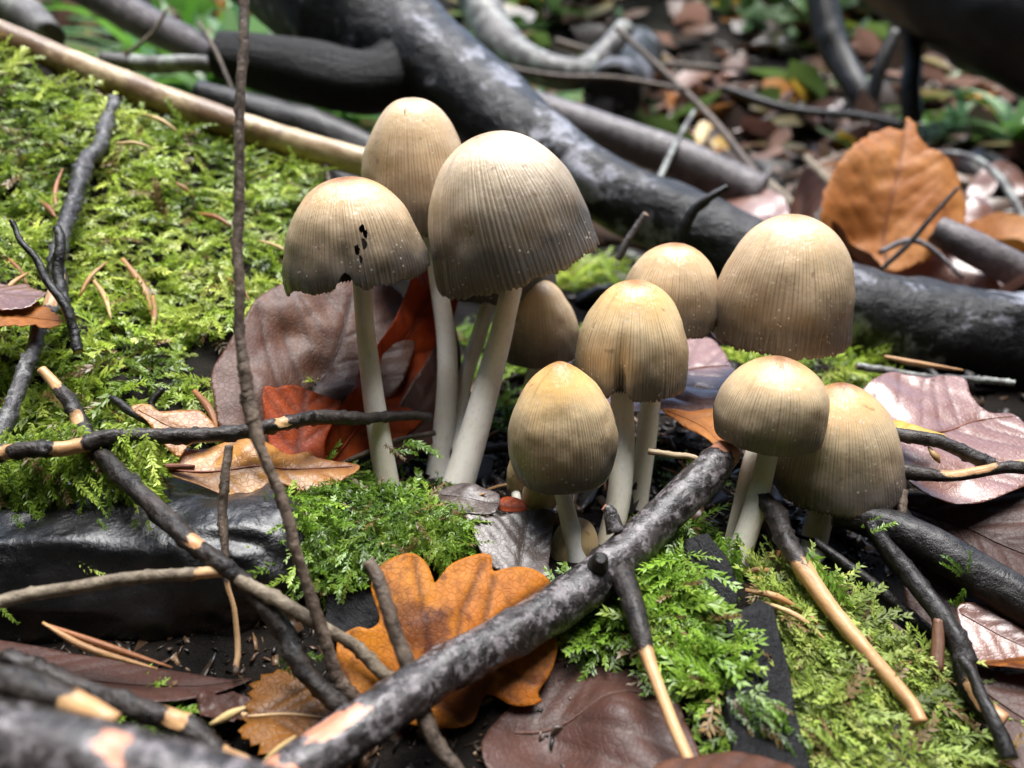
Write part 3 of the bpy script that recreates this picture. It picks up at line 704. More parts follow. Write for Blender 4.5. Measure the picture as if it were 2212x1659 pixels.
# right side
stick('twig', [(1900, 930, 12.9, 13), (1990, 946, 12.7, 15), (2060, 966, 12.5, 15), (2135, 998, 12.3, 15), (2160, 1005, 12.25, 11), (2215, 1003, 12.2, 8), (2300, 1000, 12.1, 8)], BK['twig'], 'scaly black twig with a bare tan end, upper of a pair on the pinkish leaf', group='pair of twigs on the pinkish leaf', ring=14, per_cm=16, amp=0.16, seed=71, knobs=0.3, peel=[(0.66, 1.0)])
stick('twig', [(1905, 1010, 12.9, 16), (1960, 1020, 12.7, 18), (2030, 1030, 12.5, 13), (2100, 1024, 12.3, 13), (2190, 1012, 12.1, 13), (2300, 1018, 12.0, 14)], BK['twig'], 'black twig with a reddish peeled length, lower of a pair on the pinkish leaf', group='pair of twigs on the pinkish leaf', ring=14, per_cm=16, amp=0.12, seed=72, knobs=0.2, peel=[(0.40, 0.72, 0.0, 0.22)])
stick('mossy_branch', [(1800, 1110, 12.6, 24), (1880, 1125, 12.4, 36), (1990, 1170, 12.0, 44), (2100, 1235, 11.6, 46), (2230, 1315, 11.2, 50), (2400, 1420, 10.8, 52)], BK['black'], 'wet black branch with grey bark passing below the glittering mushroom', 'branch', ring=26, per_cm=14, amp=0.10, seed=73, knobs=0.1, peel=[])
stick('twig', [(1650, 1060, 12.3, 16), (1675, 1110, 12.0, 22), (1705, 1170, 11.6, 22), (1760, 1255, 11.1, 21), (1830, 1350, 10.6, 19), (1900, 1440, 10.2, 18), (1990, 1562, 9.7, 17)], BK['twig'], 'straight twig, black above and bare tan below, slanting over green moss', ring=16, per_cm=16, amp=0.12, seed=74, knobs=0.2, peel=[(0.44, 1.0)])
stick('twig', [(1880, 1130, 12.1, 14), (1940, 1215, 11.7, 20), (2010, 1310, 11.2, 22), (2065, 1395, 10.8, 23), (2110, 1460, 10.5, 24), (2170, 1560, 10.1, 22)], BK['black'], 'black twig ending in a broken red-brown tip beside the bracket of brown needles', ring=16, per_cm=16, amp=0.13, seed=75, knobs=0.2, peel=[(0.80, 1.0, 0.95, 0.25)])
stick('twig', [(2075, 1420, 10.4, 10), (2120, 1520, 10.0, 14), (2180, 1640, 9.6, 20)], BK['black'], 'thin charred stick in the corner under the red-tipped twig', ring=10, per_cm=14, amp=0.14, seed=76)
stick('wood_stub', [(2027, 1338, 11.0, 10), (2026, 1380, 10.9, 13), (2024, 1450, 10.7, 14)], WDd, 'short brown peg of wood standing upright beside the red-tipped twig', 'peg', ring=12, per_cm=16, amp=0.08, seed=77)
stick('twig', [(1760, 1170, 12.4, 10), (1850, 1240, 12.0, 12), (1960, 1330, 11.6, 13), (2070, 1400, 11.2, 12)], BK['black'], 'thin black twig lying in the hollow under the wet black branch', ring=10, per_cm=12, amp=0.12, seed=78)
stick('twig', [(1770, 1250, 12.1, 9), (1850, 1300, 11.8, 10), (1980, 1400, 11.3, 11)], BK['grey'], 'greyish twig half buried in the hollow by the cream stem', ring=10, per_cm=12, amp=0.12, seed=79)
stick('twig', [(1950, 1060, 12.6, 10), (1950, 1120, 12.4, 9), (1942, 1190, 12.3, 8)], BK['grey'], 'short vertical twig behind the glittering rim', ring=10, per_cm=12, amp=0.12, seed=80)
stick('twig', [(1470, 530, 20.2, 9), (1480, 480, 20.0, 12), (1510, 440, 19.8, 10), (1572, 404, 19.6, 7)], BK['black'], 'bent black twig stub sticking up from the charred log', ring=12, per_cm=12, amp=0.18, seed=81, knobs=0.3)
stick('twig', [(1335, 560, 18.6, 8), (1365, 510, 18.4, 8), (1396, 462, 18.2, 7)], BK['plum'], 'slim reddish grey twig leaning on the charred log', ring=10, per_cm=12, amp=0.1, seed=82)
stick('twig', [(1850, 790, 17.2, 8), (1990, 812, 17.0, 8), (2100, 822, 16.8, 8), (2192, 828, 16.6, 7)], BK['lichen'], 'fuzzy grey twig pointing out of the shade below the charred log', ring=10, per_cm=12, amp=0.2, seed=83, knobs=0.3)
stick('twig', [(1400, 975, 12.7, 7), (1470, 988, 12.6, 7), (1540, 1003, 12.5, 6)], WD, 'thin orange-brown twig behind the raised end of the fallen branch', ring=8, per_cm=12, amp=0.08, seed=84)
stick('twig', [(560, 1060, 13.2, 5), (660, 1040, 13.4, 6), (800, 975, 13.9, 6), (940, 935, 14.6, 6)], BK['grey'], 'thin straight twig on the dark soil between leaf and tall stems', ring=8, per_cm=12, amp=0.08, seed=85)
stick('twig', [(680, 1015, 13.5, 7), (740, 1035, 13.3, 7), (800, 1060, 13.1, 6)], BK['pale'], 'pale short twig on dark soil near the moss cushion', ring=8, per_cm=12, amp=0.08, seed=86)
stick('twig', [(930, 975, 15.3, 10), (1010, 970, 15.4, 11), (1100, 965, 15.4, 10), (1180, 975, 15.4, 9)], BK['black'], 'black twig lying behind the leaning thick stem', ring=10, per_cm=12, amp=0.12, seed=87)
for k_, (c, m_, r_) in enumerate([([(840, 1560, 10.2, 15), (900, 1620, 10.0, 17), (960, 1700, 9.8, 17)], 'lichen', 91), ([(930, 1600, 10.0, 12), (990, 1680, 9.8, 14), (1020, 1720, 9.7, 14)], 'grey', 92)]):
    stick('twig', c, BK[m_], ['pale flecked twig under the fallen branch, beside the oak leaf', 'thin grey twig in the dark below the fallen branch'][k_], ring=10, per_cm=12, amp=0.15, seed=r_)
# charcoal slabs on the right
def slab(name, outline, d3, mat, label, thick, seed, cat='charcoal', amp=0.05):
    A, B_, C_ = [P(*q) for q in d3]
    n = np.cross(B_ - A, C_ - A); n /= np.linalg.norm(n)
    if n @ (CAMP - A) < 0: n = -n
    V3 = []
    for (x, y) in outline:
        r = ray(x, y); t = ((A - CAMP) @ n) / (r @ n); V3.append(CAMP + r * t)
    V3 = np.array(V3); cen = V3.mean(0)
    e1 = (B_ - A) / np.linalg.norm(B_ - A); e2 = np.cross(n, e1)
    rings = []
    # dense outline, several rings inwards, top and bottom
    m = 90
    cl = np.vstack([V3, V3[:1]]); seg = np.r_[0, np.cumsum(np.linalg.norm(np.diff(cl, axis=0), axis=1))]
    s = np.linspace(0, seg[-1], m, endpoint=False)
    O = np.stack([np.interp(s, seg, cl[:, k]) for k in range(3)], 1)
    for f, h in [(1.0, -thick), (1.03, -thick * 0.4), (1.0, -0.03), (0.94, 0.0), (0.75, 0.0), (0.5, 0.0), (0.25, 0.0), (0.02, 0.0)]:
        Rg = cen + (O - cen) * f + n * h
        dsp = amp * fbm(Rg * 2.2, seed, 4) + 0.5 * amp * vn(np.stack([(Rg @ e2) * 9, (Rg @ e1) * 1.2, 0 * Rg[:, 0]], -1), seed + 1)
        rings.append(Rg + n * dsp[:, None] + (O - cen) * (0.09 * fbm(Rg * 3.5, seed + 2, 3))[:, None])
    V = np.concatenate(rings); k = len(rings)
    i = np.arange(k - 1)[:, None] * m; j = np.arange(m)[None]; j2 = (j + 1) % m
    F = np.stack([i + j, i + j2, i + m + j2, i + m + j], -1).reshape(-1, 4)
    uvs = np.stack([(V @ e2) * 0.2, (V @ e1) * 0.1], 1)
    o = obj(name, mesh_np(name, V, F, mat, uv=uvs, attrs={'peel': np.zeros(len(V))}), origin=cen - n * thick)
    return tag(o, label, cat)
slab('charcoal_piece', [(1640, 1290), (1672, 1310), (1700, 1420), (1720, 1520), (1760, 1700), (1600, 1700), (1580, 1560), (1560, 1420), (1575, 1330)], [(1650, 1300, 10.75), (1650, 1650, 9.15), (1570, 1450, 10.0)], BK['coal'], 'flat black charcoal slab lying in the moss', 1.0, 101)
slab('charcoal_piece', [(1480, 1160), (1530, 1150), (1570, 1200), (1600, 1270), (1590, 1330), (1520, 1340), (1480, 1260)], [(1500, 1160, 11.5), (1590, 1310, 10.85), (1490, 1290, 10.95)], BK['coal'], 'black charred block draped with feathery moss beside the cream stems', 1.2, 102)
slab('bark_piece', [(1740, 1500), (1790, 1475), (1880, 1520), (1960, 1580), (2000, 1640), (1960, 1680), (1840, 1640), (1750, 1570)], [(1760, 1500, 10.2), (1980, 1640, 9.5), (1800, 1640, 9.5)], BK['twig'], 'dark weathered bark fragment lying in pale moss', 0.5, 103, 'bark')
slab('bark_piece', [(1320, 1030), (1350, 1035), (1370, 1075), (1362, 1110), (1335, 1115), (1318, 1070)], [(1330, 1035, 13.4), (1360, 1110, 13.0), (1320, 1090, 13.1)], BK['coal'], 'small shiny black lump of wood between the short stem and the creased mushroom', 0.4, 104, 'wood')
slab('bark_piece', [(700, 1285), (760, 1255), (800, 1262), (830, 1300), (820, 1370), (760, 1390), (700, 1360)], [(720, 1280, 11.2), (820, 1370, 10.7), (710, 1370, 10.7)], BK['coal'], 'black end lump of wood behind the oak leaf', 0.8, 105, 'wood', amp=0.1)
# ------------------------------------------------------------------ leaves
def poly_dense(P2, sp):
    P2 = np.asarray(P2, float); out = []
    for a, b in zip(P2, np.roll(P2, -1, 0)):
        n = max(1, int(np.linalg.norm(b - a) / sp))
        for k in range(n): out.append(a + (b - a) * k / n)
    return np.array(out)
def inside(poly, q):
    x, y = q[:, 0], q[:, 1]; r = np.zeros(len(q), bool)
    for (x1, y1), (x2, y2) in zip(poly, np.roll(poly, -1, 0)):
        c = ((y1 > y) != (y2 > y)); den = (y2 - y1) if y2 != y1 else 1e-12
        r ^= c & (x < (x2 - x1) * (y - y1) / den + x1)
    return r
def seg_dist(q, line):
    dm = np.full(len(q), 1e9)
    for a, b in zip(line[:-1], line[1:]):
        ab = b - a; t = np.clip(((q - a) @ ab) / (ab @ ab + 1e-12), 0, 1)
        dm = np.minimum(dm, np.linalg.norm(q - (a + t[:, None] * ab), axis=1))
    return dm
def smooth_poly(pts, n=6):
    p = np.asarray(pts, float); m = len(p); out = []
    for i in range(m):
        a, b, c, d = p[i - 1], p[i], p[(i + 1) % m], p[(i + 2) % m]
        for k in range(n):
            t = k / n
            out.append(0.5 * ((2 * b) + (c - a) * t + (2 * a - 5 * b + 4 * c - d) * t * t + (3 * b - a - 3 * c + d) * t ** 3))
    return np.array(out)
def leaf_mesh(name, outline, midrib, mat, lats=None, nlat=7, lat_ang=48, spacing=0.052, wave=0.05, wfreq=1.0, fold=0.0, relief=0.02, seed=0, serrate=0.0, serr_len=0.12, bend=None, vw=0.042, pleat=0.0):
    """outline/midrib in leaf-plane coordinates (cm). Returns 3-D verts in (e1,e2,n) and faces"""
    O = poly_dense(outline, spacing)
    if serrate:
        nx_ = np.roll(O, -1, 0) - np.roll(O, 1, 0); nn = np.stack([nx_[:, 1], -nx_[:, 0]], 1); nn /= np.linalg.norm(nn, axis=1)[:, None] + 1e-9
        s = np.r_[0, np.cumsum(np.linalg.norm(np.diff(O, axis=0), axis=1))]
        tw = ((s / serr_len) % 1.0)
        O = O + nn * (serrate * (tw - 0.5) * (0.6 + 0.8 * np.abs(vn(np.stack([s * 2, 0 * s, 0 * s], -1), seed))))[:, None]
    lo, hi = O.min(0), O.max(0)
    gx_, gy_ = np.meshgrid(np.arange(lo[0], hi[0], spacing), np.arange(lo[1], hi[1], spacing * 0.87))
    gx_[1::2] += spacing * 0.5
    q = np.stack([gx_.ravel(), gy_.ravel()], 1)
    q = q + np.random.default_rng(seed).normal(0, spacing * 0.06, q.shape)
    q = q[inside(O, q)]
    # keep interior points off the border
    keep = np.ones(len(q), bool)
    for k in range(0, len(q), 4000):
        dd = ((q[k:k + 4000, None, :] - O[None, :, :]) ** 2).sum(-1).min(1); keep[k:k + 4000] = dd > (spacing * 0.45) ** 2
    q = q[keep]
    allp = np.vstack([O, q]); m = len(O)
    res = delaunay_2d_cdt([Vector(p) for p in allp], [(i, (i + 1) % m) for i in range(m)], [], 1, 1e-6)
    V2 = np.array([(v.x, v.y) for v in res[0]]); F = [list(f) for f in res[2]]
    mid = np.asarray(midrib, float)
    mid = catmull(mid, 30) if len(mid) > 2 else mid
    dmid = seg_dist(V2, mid)
    lines = [np.asarray(l, float) for l in (lats or [])]
    if lats is None:
        tot = np.linalg.norm(mid[-1] - mid[0])
        md = catmull(mid, nlat * 2 + 3)
        T = np.gradient(md, axis=0); T /= np.linalg.norm(T, axis=1)[:, None]
        for i in range(1, len(md) - 1):
            sg = 1 if i % 2 else -1
            a = R(lat_ang) * sg; ca, sa = math.cos(a), math.sin(a)
            dirn = np.array([T[i, 0] * ca - T[i, 1] * sa, T[i, 0] * sa + T[i, 1] * ca])
            k = np.linspace(0, 1, 5)[:, None]
            lines.append(md[i] + dirn * k * tot * 0.8 + T[i] * (k ** 2) * tot * 0.12)
    side = np.zeros(len(V2))
    md2 = mid[-1] - mid[0]
    side = np.sign((V2 - mid[0]) @ np.array([-md2[1], md2[0]]))
    vlat = np.zeros(len(V2)); dl = np.full(len(V2), 1e9)
    for l in lines:
        s_l = np.sign((l[-1] - mid[0]) @ np.array([-md2[1], md2[0]]))
        d_ = seg_dist(V2, l)
        if lats is None: d_ = np.where(side == s_l, d_, 1e3)
        vlat = np.maximum(vlat, np.exp(-(d_ / vw) ** 2)); dl = np.minimum(dl, d_)
    vein = np.maximum(np.exp(-(dmid / (vw * 1.6)) ** 2), 0.75 * vlat)
    q3 = np.stack([V2[:, 0] * 0.55 * wfreq, V2[:, 1] * 0.55 * wfreq, np.full(len(V2), seed * 1.3)], -1)
    h = wave * fbm(q3, seed, 3) * 2 + 0.12 * wave * vn(q3 * 9, seed + 5)
    h = h + fold * np.abs(dmid) + pleat * np.clip(dl, 0, 0.4) - relief * np.maximum(np.exp(-(dmid / 0.09) ** 2), 0.7 * np.exp(-(np.minimum(dl, 5) / 0.07) ** 2))
    if bend is not None: h = h + bend(V2)
    return V2, h, F, vein
def leaf_traced(name, outline, frame, midrib, mat, label, sm=4, stalk=None, stalk_mat=None, cat='leaf', group=None, bumps=(), thick=0.011, midtube=0.022, smooth=True, flip=False, **kw):
    """outline in photo pixels; frame: three (px,py,depth) points of the leaf's plane"""
    A, B_, C_ = [P(*q) for q in frame]
    n = np.cross(B_ - A, C_ - A); n /= np.linalg.norm(n)
    if n @ (CAMP - A) < 0: n = -n
    e1 = (B_ - A) / np.linalg.norm(B_ - A); e2 = np.cross(n, e1)
    def to2(p):
        r = ray(*p); w = CAMP + r * (((A - CAMP) @ n) / (r @ n)) - A
        return np.array([w @ e1, w @ e2])
    ol = smooth_poly(outline, sm) if sm > 1 else np.asarray(outline, float)
    O2 = np.array([to2(p) for p in ol]); mid = np.array([to2(p) for p in midrib])
    if kw.get('lats') is not None: kw['lats'] = [np.array([to2(p) for p in l]) for l in kw['lats']]
    V2, h, F, vein = leaf_mesh(name, O2, mid, mat, **kw)
    for (bx, by, br, bh) in bumps:
        c = to2((bx, by)); rr = br * frame[0][2] / F_PX
        h = h + bh * np.exp(-(((V2 - c) ** 2).sum(1)) / rr ** 2)
    W = A + V2[:, :1] * e1 + V2[:, 1:] * e2 + n * h[:, None]
    root = empty(name, W[np.argmin(W[:, 2])]); tag(root, label, cat, group)
    me = mesh_np('blade', W, F, mat, attrs={'vein': vein})
    b = obj('blade', me, root)
    sd = b.modifiers.new('thickness', 'SOLIDIFY'); sd.thickness = thick * CM; sd.offset = -1
    if midtube:
        mp = catmull(mid, 14) if len(mid) > 2 else np.linspace(mid[0], mid[1], 10)
        idn = [np.argmin(((V2 - p) ** 2).sum(1)) for p in mp]
        ok = inside(O2, mp)
        pts = [A + p[0] * e1 + p[1] * e2 + n * (h[i] + 0.004) for p, i, k_ in zip(mp, idn, ok) if k_]
        if len(pts) > 3:
            rad = np.linspace(midtube, midtube * 0.35, len(pts))
            mm, _, _ = tube_mesh('midrib', pts, rad, stalk_mat or mat, ring=8, per_cm=8, amp=0.05, seed=1, end_jag=0)
            obj('midrib', mm, b)
    if stalk is not None:
        sp, sr = px_tube(stalk)
        mm, _, _ = tube_mesh('stalk', sp, sr, stalk_mat or mat, ring=10, per_cm=12, amp=0.06, seed=2)
        obj('stalk', mm, root)
    return root

LM = {}
LM['oak'] = mat_leaf('orange oak leaf', (0.66, 0.25, 0.02), (0.55, 0.17, 0.014), (0.10, 0.022, 0.008), (0.06, 0.013, 0.005), trans=0.45, spots=0.56, blotch=0.75, rough=0.5, coat=0.03, vein_amt=0.9, spec=0.25)
LM['orange'] = mat_leaf('dry orange leaf', (0.68, 0.31, 0.09), (0.56, 0.21, 0.05), (0.26, 0.09, 0.025), (0.26, 0.09, 0.03), rough=0.5, trans=0.45, coat=0.05, vein_amt=0.4, spots=0.6, spec=0.3)
LM['brown'] = mat_leaf('wet brown leaf', (0.12, 0.05, 0.026), (0.085, 0.032, 0.018), (0.022, 0.014, 0.012), (0.05, 0.024, 0.018), rough=0.48, trans=0.12, coat=0.08, spec=0.28, vein_amt=0.85)
LM['plum'] = mat_leaf('wet plum leaf', (0.075, 0.03, 0.02), (0.05, 0.022, 0.017), (0.022, 0.011, 0.009), (0.06, 0.03, 0.022), rough=0.48, trans=0.08, coat=0.06, spec=0.28, vein_amt=0.85)
LM['red'] = mat_leaf('red-orange leaf', (0.60, 0.11, 0.018), (0.42, 0.06, 0.012), (0.12, 0.02, 0.01), (0.12, 0.02, 0.01), rough=0.45, trans=0.5, coat=0.05, spec=0.25)
LM['yellow'] = mat_leaf('yellow-brown leaf', (0.62, 0.30, 0.06), (0.45, 0.19, 0.06), (0.24, 0.09, 0.03), (0.18, 0.06, 0.02), rough=0.34, trans=0.35, coat=0.3)
LM['pink'] = mat_leaf('wet pinkish leaf', (0.30, 0.16, 0.13), (0.21, 0.09, 0.06), (0.15, 0.065, 0.045), (0.13, 0.05, 0.03), rough=0.3, trans=0.12, coat=1.0)
LM['grey'] = mat_leaf('grey mouldering leaf', (0.13, 0.10, 0.095), (0.09, 0.065, 0.055), (0.028, 0.02, 0.017), (0.06, 0.04, 0.03), rough=0.42, trans=0.03, spots=0.56)
LM['serr'] = mat_leaf('rust leaf', (0.26, 0.105, 0.015), (0.17, 0.06, 0.01), (0.05, 0.02, 0.006), (0.03, 0.012, 0.005), trans=0.25, spec=0.25, coat=0.03)
LM['lemon'] = mat_leaf('yellow leaf', (0.72, 0.5, 0.06), (0.65, 0.38, 0.05), (0.45, 0.14, 0.03), (0.5, 0.3, 0.05), trans=0.3)
ST = mat_wood('leaf stalk', (0.3, 0.09, 0.04), (0.2, 0.06, 0.03), (0.1, 0.035, 0.02))
STd = mat_wood('dark leaf stalk', (0.1, 0.035, 0.02), (0.07, 0.03, 0.02), (0.03, 0.015, 0.01))

# oak leaf at the front
leaf_traced('oak_leaf', [(820, 1545), (760, 1520), (735, 1470), (728, 1420), (732, 1375), (770, 1352), (800, 1357), (820, 1335), (802, 1275), (810, 1235), (850, 1205), (892, 1195), (920, 1215), (935, 1250), (942, 1258), (975, 1218), (1030, 1198), (1060, 1203), (1065, 1235), (1100, 1228), (1150, 1232), (1190, 1262), (1185, 1300), (1160, 1330), (1200, 1385), (1190, 1450), (1160, 1500), (1168, 1520), (1110, 1528), (1050, 1502), (1020, 1560), (950, 1572), (880, 1560)],
            [(800, 1500, 9.8), (1160, 1290, 10.95), (890, 1200, 11.0)], [(835, 1515), (930, 1442), (1030, 1375), (1120, 1310), (1185, 1268)], LM['oak'],
            'bright orange lobed oak leaf with brown blotches behind the fallen branch', sm=4, lats=[[(930, 1440), (915, 1330), (895, 1205)], [(985, 1400), (995, 1330), (1045, 1215)], [(1040, 1370), (1055, 1300), (1065, 1250)], [(880, 1475), (800, 1420), (742, 1380)], [(960, 1425), (1060, 1440), (1150, 1480)], [(900, 1470), (960, 1520), (1000, 1555)]],
            wave=0.09, relief=0.02, seed=3, spacing=0.052, vw=0.042, stalk_mat=STd, midtube=0.022)
# glossy brown beech leaf behind the first mushroom
leaf_traced('beech_leaf', [(478, 930), (460, 850), (458, 800), (490, 745), (520, 700), (560, 640), (620, 608), (690, 615), (770, 600), (850, 620), (900, 700), (880, 800), (840, 860), (760, 905), (700, 960), (620, 985), (530, 970)],
            [(480, 900, 13.3), (840, 800, 15.0), (620, 615, 15.3)], [(560, 985), (610, 920), (660, 860), (705, 800), (735, 740), (760, 640)], LM['brown'],
            'large glossy brown beech leaf propped against the mossy bank', wave=0.10, relief=0.014, nlat=5, lat_ang=50, seed=5, vw=0.042, bumps=((620, 720, 60, -0.16), (700, 790, 40, -0.14), (560, 840, 50, 0.12), (740, 850, 60, 0.14)), pleat=-0.03, stalk_mat=STd)
# red-orange curled leaf
leaf_traced('curled_leaf', [(568, 843), (600, 835), (635, 830), (670, 845), (720, 865), (735, 872), (725, 900), (700, 960), (700, 1010), (640, 1000), (590, 980)],
            [(580, 850, 13.3), (730, 870, 13.75), (640, 1000, 12.9)], [(640, 1000), (650, 920), (660, 840)], LM['red'], 'upturned red-orange leaf edge standing in front of the brown beech leaf', wave=0.08, nlat=3, seed=7, spacing=0.052, midtube=0)
leaf_traced('curled_leaf', [(735, 870), (770, 810), (800, 770), (850, 700), (880, 620), (900, 560), (990, 580), (985, 660), (960, 720), (955, 780), (930, 860), (900, 920), (840, 960), (780, 985), (740, 1020), (690, 1000), (700, 950), (722, 905)],
            [(740, 880, 14.0), (950, 640, 16.2), (860, 960, 14.5)], [(715, 1000), (800, 880), (870, 760), (940, 600)], LM['red'], 'dark red leaf standing curled behind the two tall pale stems', wave=0.14, nlat=5, seed=9, spacing=0.052, bumps=((760, 860, 35, 0.3), (880, 800, 80, -0.35)), midtube=0.02)
leaf_traced('curled_leaf', [(850, 905), (930, 770), (955, 730), (985, 700), (1000, 800), (985, 900), (900, 985), (840, 1000)],
            [(850, 900, 14.5), (960, 740, 15.9), (900, 980, 14.5)], [(860, 980), (920, 870), (980, 740)], LM['plum'], 'brown rolled leaf with a thin pale edge between the tall stems', wave=0.08, nlat=4, seed=10, spacing=0.052, midtube=0)
# yellow folded leaf, left of centre
leaf_traced('folded_leaf', [(284, 872), (320, 868), (345, 885), (390, 885), (430, 890), (455, 915), (470, 935), (440, 950), (405, 965), (385, 985), (345, 945), (318, 905)],
            [(290, 872, 12.3), (465, 930, 12.6), (390, 980, 12.1)], [(300, 878), (370, 920), (440, 940)], LM['yellow'], 'bright yellow-orange wavy leaf lobe lying on moss above the level twig', wave=0.08, wfreq=1.6, nlat=4, seed=11, spacing=0.052, midtube=0.012)
leaf_traced('oak_leaf', [(330, 1018), (380, 1005), (400, 975), (470, 965), (540, 960), (570, 968), (620, 985), (665, 975), (690, 990), (760, 1000), (775, 1015), (720, 1045), (660, 1055), (600, 1040), (540, 1060), (490, 1062), (440, 1045), (390, 1030)],
            [(340, 1015, 11.9), (770, 1010, 12.9), (500, 1058, 11.9)], [(345, 1014), (430, 1012), (530, 1015), (640, 1012), (760, 1006)], LM['yellow'], 'tan and yellow oak leaf lying folded on the wet rotten log', wave=0.10, wfreq=1.5, nlat=5, seed=12, spacing=0.052, bumps=((560, 985, 60, 0.18), (480, 1050, 80, -0.05)), stalk=[(296, 1024, 11.8, 8), (330, 1013, 11.9, 8), (375, 1008, 11.95, 7), (420, 1010, 12.0, 6)], stalk_mat=ST)
# upright orange leaf behind the log
leaf_traced('hornbeam_leaf', [(1905, 568), (1860, 540), (1800, 515), (1778, 480), (1782, 420), (1795, 380), (1830, 330), (1880, 292), (1920, 280), (1945, 290), (1957, 258), (1975, 275), (1985, 315), (2030, 350), (2060, 385), (2070, 420), (2082, 455), (2070, 510), (2040, 540), (1985, 570), (1940, 580)],
            [(1800, 520, 25.0), (2060, 500, 25.2), (1930, 280, 26.6)], [(1925, 575), (1920, 480), (1935, 380), (1955, 265)], LM['orange'], 'upright dry orange leaf standing behind the charred log', wave=0.3, wfreq=0.6, nlat=6, lat_ang=42, seed=13, spacing=0.11, serrate=0.10, serr_len=0.22, vw=0.05, bumps=((1860, 500, 60, -0.5), (2040, 420, 60, 0.3)), midtube=0.03, stalk_mat=ST)
stick('dead_stalk', [(1900, 585, 23.2, 5), (1960, 530, 23.0, 6), (2020, 460, 22.8, 5), (2070, 405, 22.7, 4)], BK['black'], 'thin black stalk crossing in front of the upright orange leaf', 'stem', ring=8, per_cm=8, amp=0.08, seed=3)
stick('dead_stalk', [(1900, 545, 23.5, 6), (1960, 520, 23.6, 7), (2010, 535, 23.4, 6), (2080, 600, 22.8, 5)], BK['plum'], 'bent grey stalk at the foot of the upright orange leaf', 'stem', ring=8, per_cm=8, amp=0.1, seed=4)
# pinkish leaf on the right
leaf_traced('beech_leaf', [(1850, 858), (1885, 820), (1925, 800), (1980, 808), (2010, 812), (2040, 806), (2085, 815), (2100, 850), (2140, 885), (2190, 890), (2225, 920), (2290, 960), (2280, 1010), (2200, 1050), (2130, 1072), (2060, 1070), (1985, 1050), (1940, 1000), (1910, 950), (1880, 900)],
            [(1870, 880, 14.2), (2200, 920, 14.0), (2060, 1065, 12.6)], [(1880, 960), (1960, 940), (2040, 925), (2110, 900), (2190, 895)], LM['pink'], 'wet pinkish brown beech leaf reflecting the sky under the pair of twigs', wave=0.10, nlat=6, lat_ang=55, seed=15, spacing=0.052, relief=0.012, pleat=0.0, vw=0.042, bumps=((2090, 1060, 80, -0.1), (1930, 840, 50, 0.1)), stalk_mat=ST)
leaf_traced('yellow_leaf', [(1905, 925), (1930, 905), (1965, 912), (2010, 925), (2045, 935), (2030, 945), (1980, 942), (1930, 948)], [(1910, 930, 13.1), (2045, 936, 13.0), (1960, 912, 13.3)], [(1910, 930), (1970, 926), (2040, 936)], LM['lemon'], 'small bright yellow leaf on the pinkish leaf', wave=0.03, nlat=3, seed=16, spacing=0.052, midtube=0)
leaf_traced('beech_leaf', [(1270, 835), (1300, 800), (1390, 760), (1470, 730), (1520, 722), (1550, 735), (1578, 780), (1600, 830), (1560, 870), (1530, 885), (1480, 895), (1420, 890), (1340, 880)],
            [(1300, 850, 14.9), (1580, 830, 14.9), (1510, 725, 16.6)], [(1280, 850), (1400, 820), (1500, 790), (1575, 785)], LM['pink'], 'pale pink wet leaf lying behind the creased mushroom', wave=0.10, nlat=5, seed=17, spacing=0.052, bumps=((1500, 890, 60, -0.15),), stalk_mat=ST)
leaf_traced('beech_leaf', [(1430, 885), (1490, 888), (1540, 880), (1590, 890), (1600, 940), (1590, 975), (1560, 985), (1530, 950), (1470, 915)],
            [(1440, 888, 14.2), (1590, 890, 13.8), (1565, 980, 13.0)], [(1440, 888), (1520, 920), (1570, 980)], LM['orange'], 'drooping rusty leaf under the pale pink leaf', wave=0.08, nlat=4, seed=18, spacing=0.052, midtube=0.012)
leaf_traced('beech_leaf', [(1960, 1060), (2100, 1080), (2250, 1040), (2330, 1090), (2330, 1260), (2212, 1290), (2120, 1240), (2060, 1170), (1990, 1130)],
            [(1980, 1080, 13.4), (2280, 1080, 13.0), (2200, 1280, 11.8)], [(1970, 1090), (2080, 1130), (2200, 1190), (2330, 1240)], LM['plum'], 'dark brown beech leaf in the hollow behind the wet black branch', wave=0.08, nlat=6, seed=19, spacing=0.052, relief=0.03)
leaf_traced('beech_leaf', [(2070, 1310), (2120, 1300), (2180, 1330), (2260, 1390), (2280, 1440), (2200, 1420), (2140, 1440), (2100, 1410)], [(2080, 1315, 11.3), (2270, 1400, 10.8), (2110, 1410, 10.9)], [(2080, 1320), (2170, 1370), (2260, 1410)], LM['pink'], 'silvery wet leaf under the wet black branch', wave=0.06, nlat=4, seed=20, spacing=0.052, midtube=0.012)
leaf_traced('beech_leaf', [(2115, 1430), (2160, 1380), (2190, 1395), (2260, 1400), (2270, 1450), (2200, 1440)], [(2120, 1432, 10.8), (2260, 1445, 10.5), (2190, 1390, 11.1)], [(2120, 1430), (2200, 1420), (2260, 1425)], LM['oak'], 'torn bright orange leaf scrap at the edge of the hollow', wave=0.05, nlat=3, seed=21, spacing=0.052, midtube=0, sm=1)
leaf_traced('beech_leaf', [(1950, 1230), (2020, 1215), (2080, 1300), (2070, 1400), (2020, 1440), (1980, 1380)], [(1960, 1230, 12.2), (2070, 1390, 11.3), (1980, 1380, 11.5)], [(1985, 1225), (2010, 1320), (2030, 1430)], LM['plum'], 'brown leaf half hidden deep in the hollow under black twigs', wave=0.06, nlat=4, seed=22, spacing=0.052)
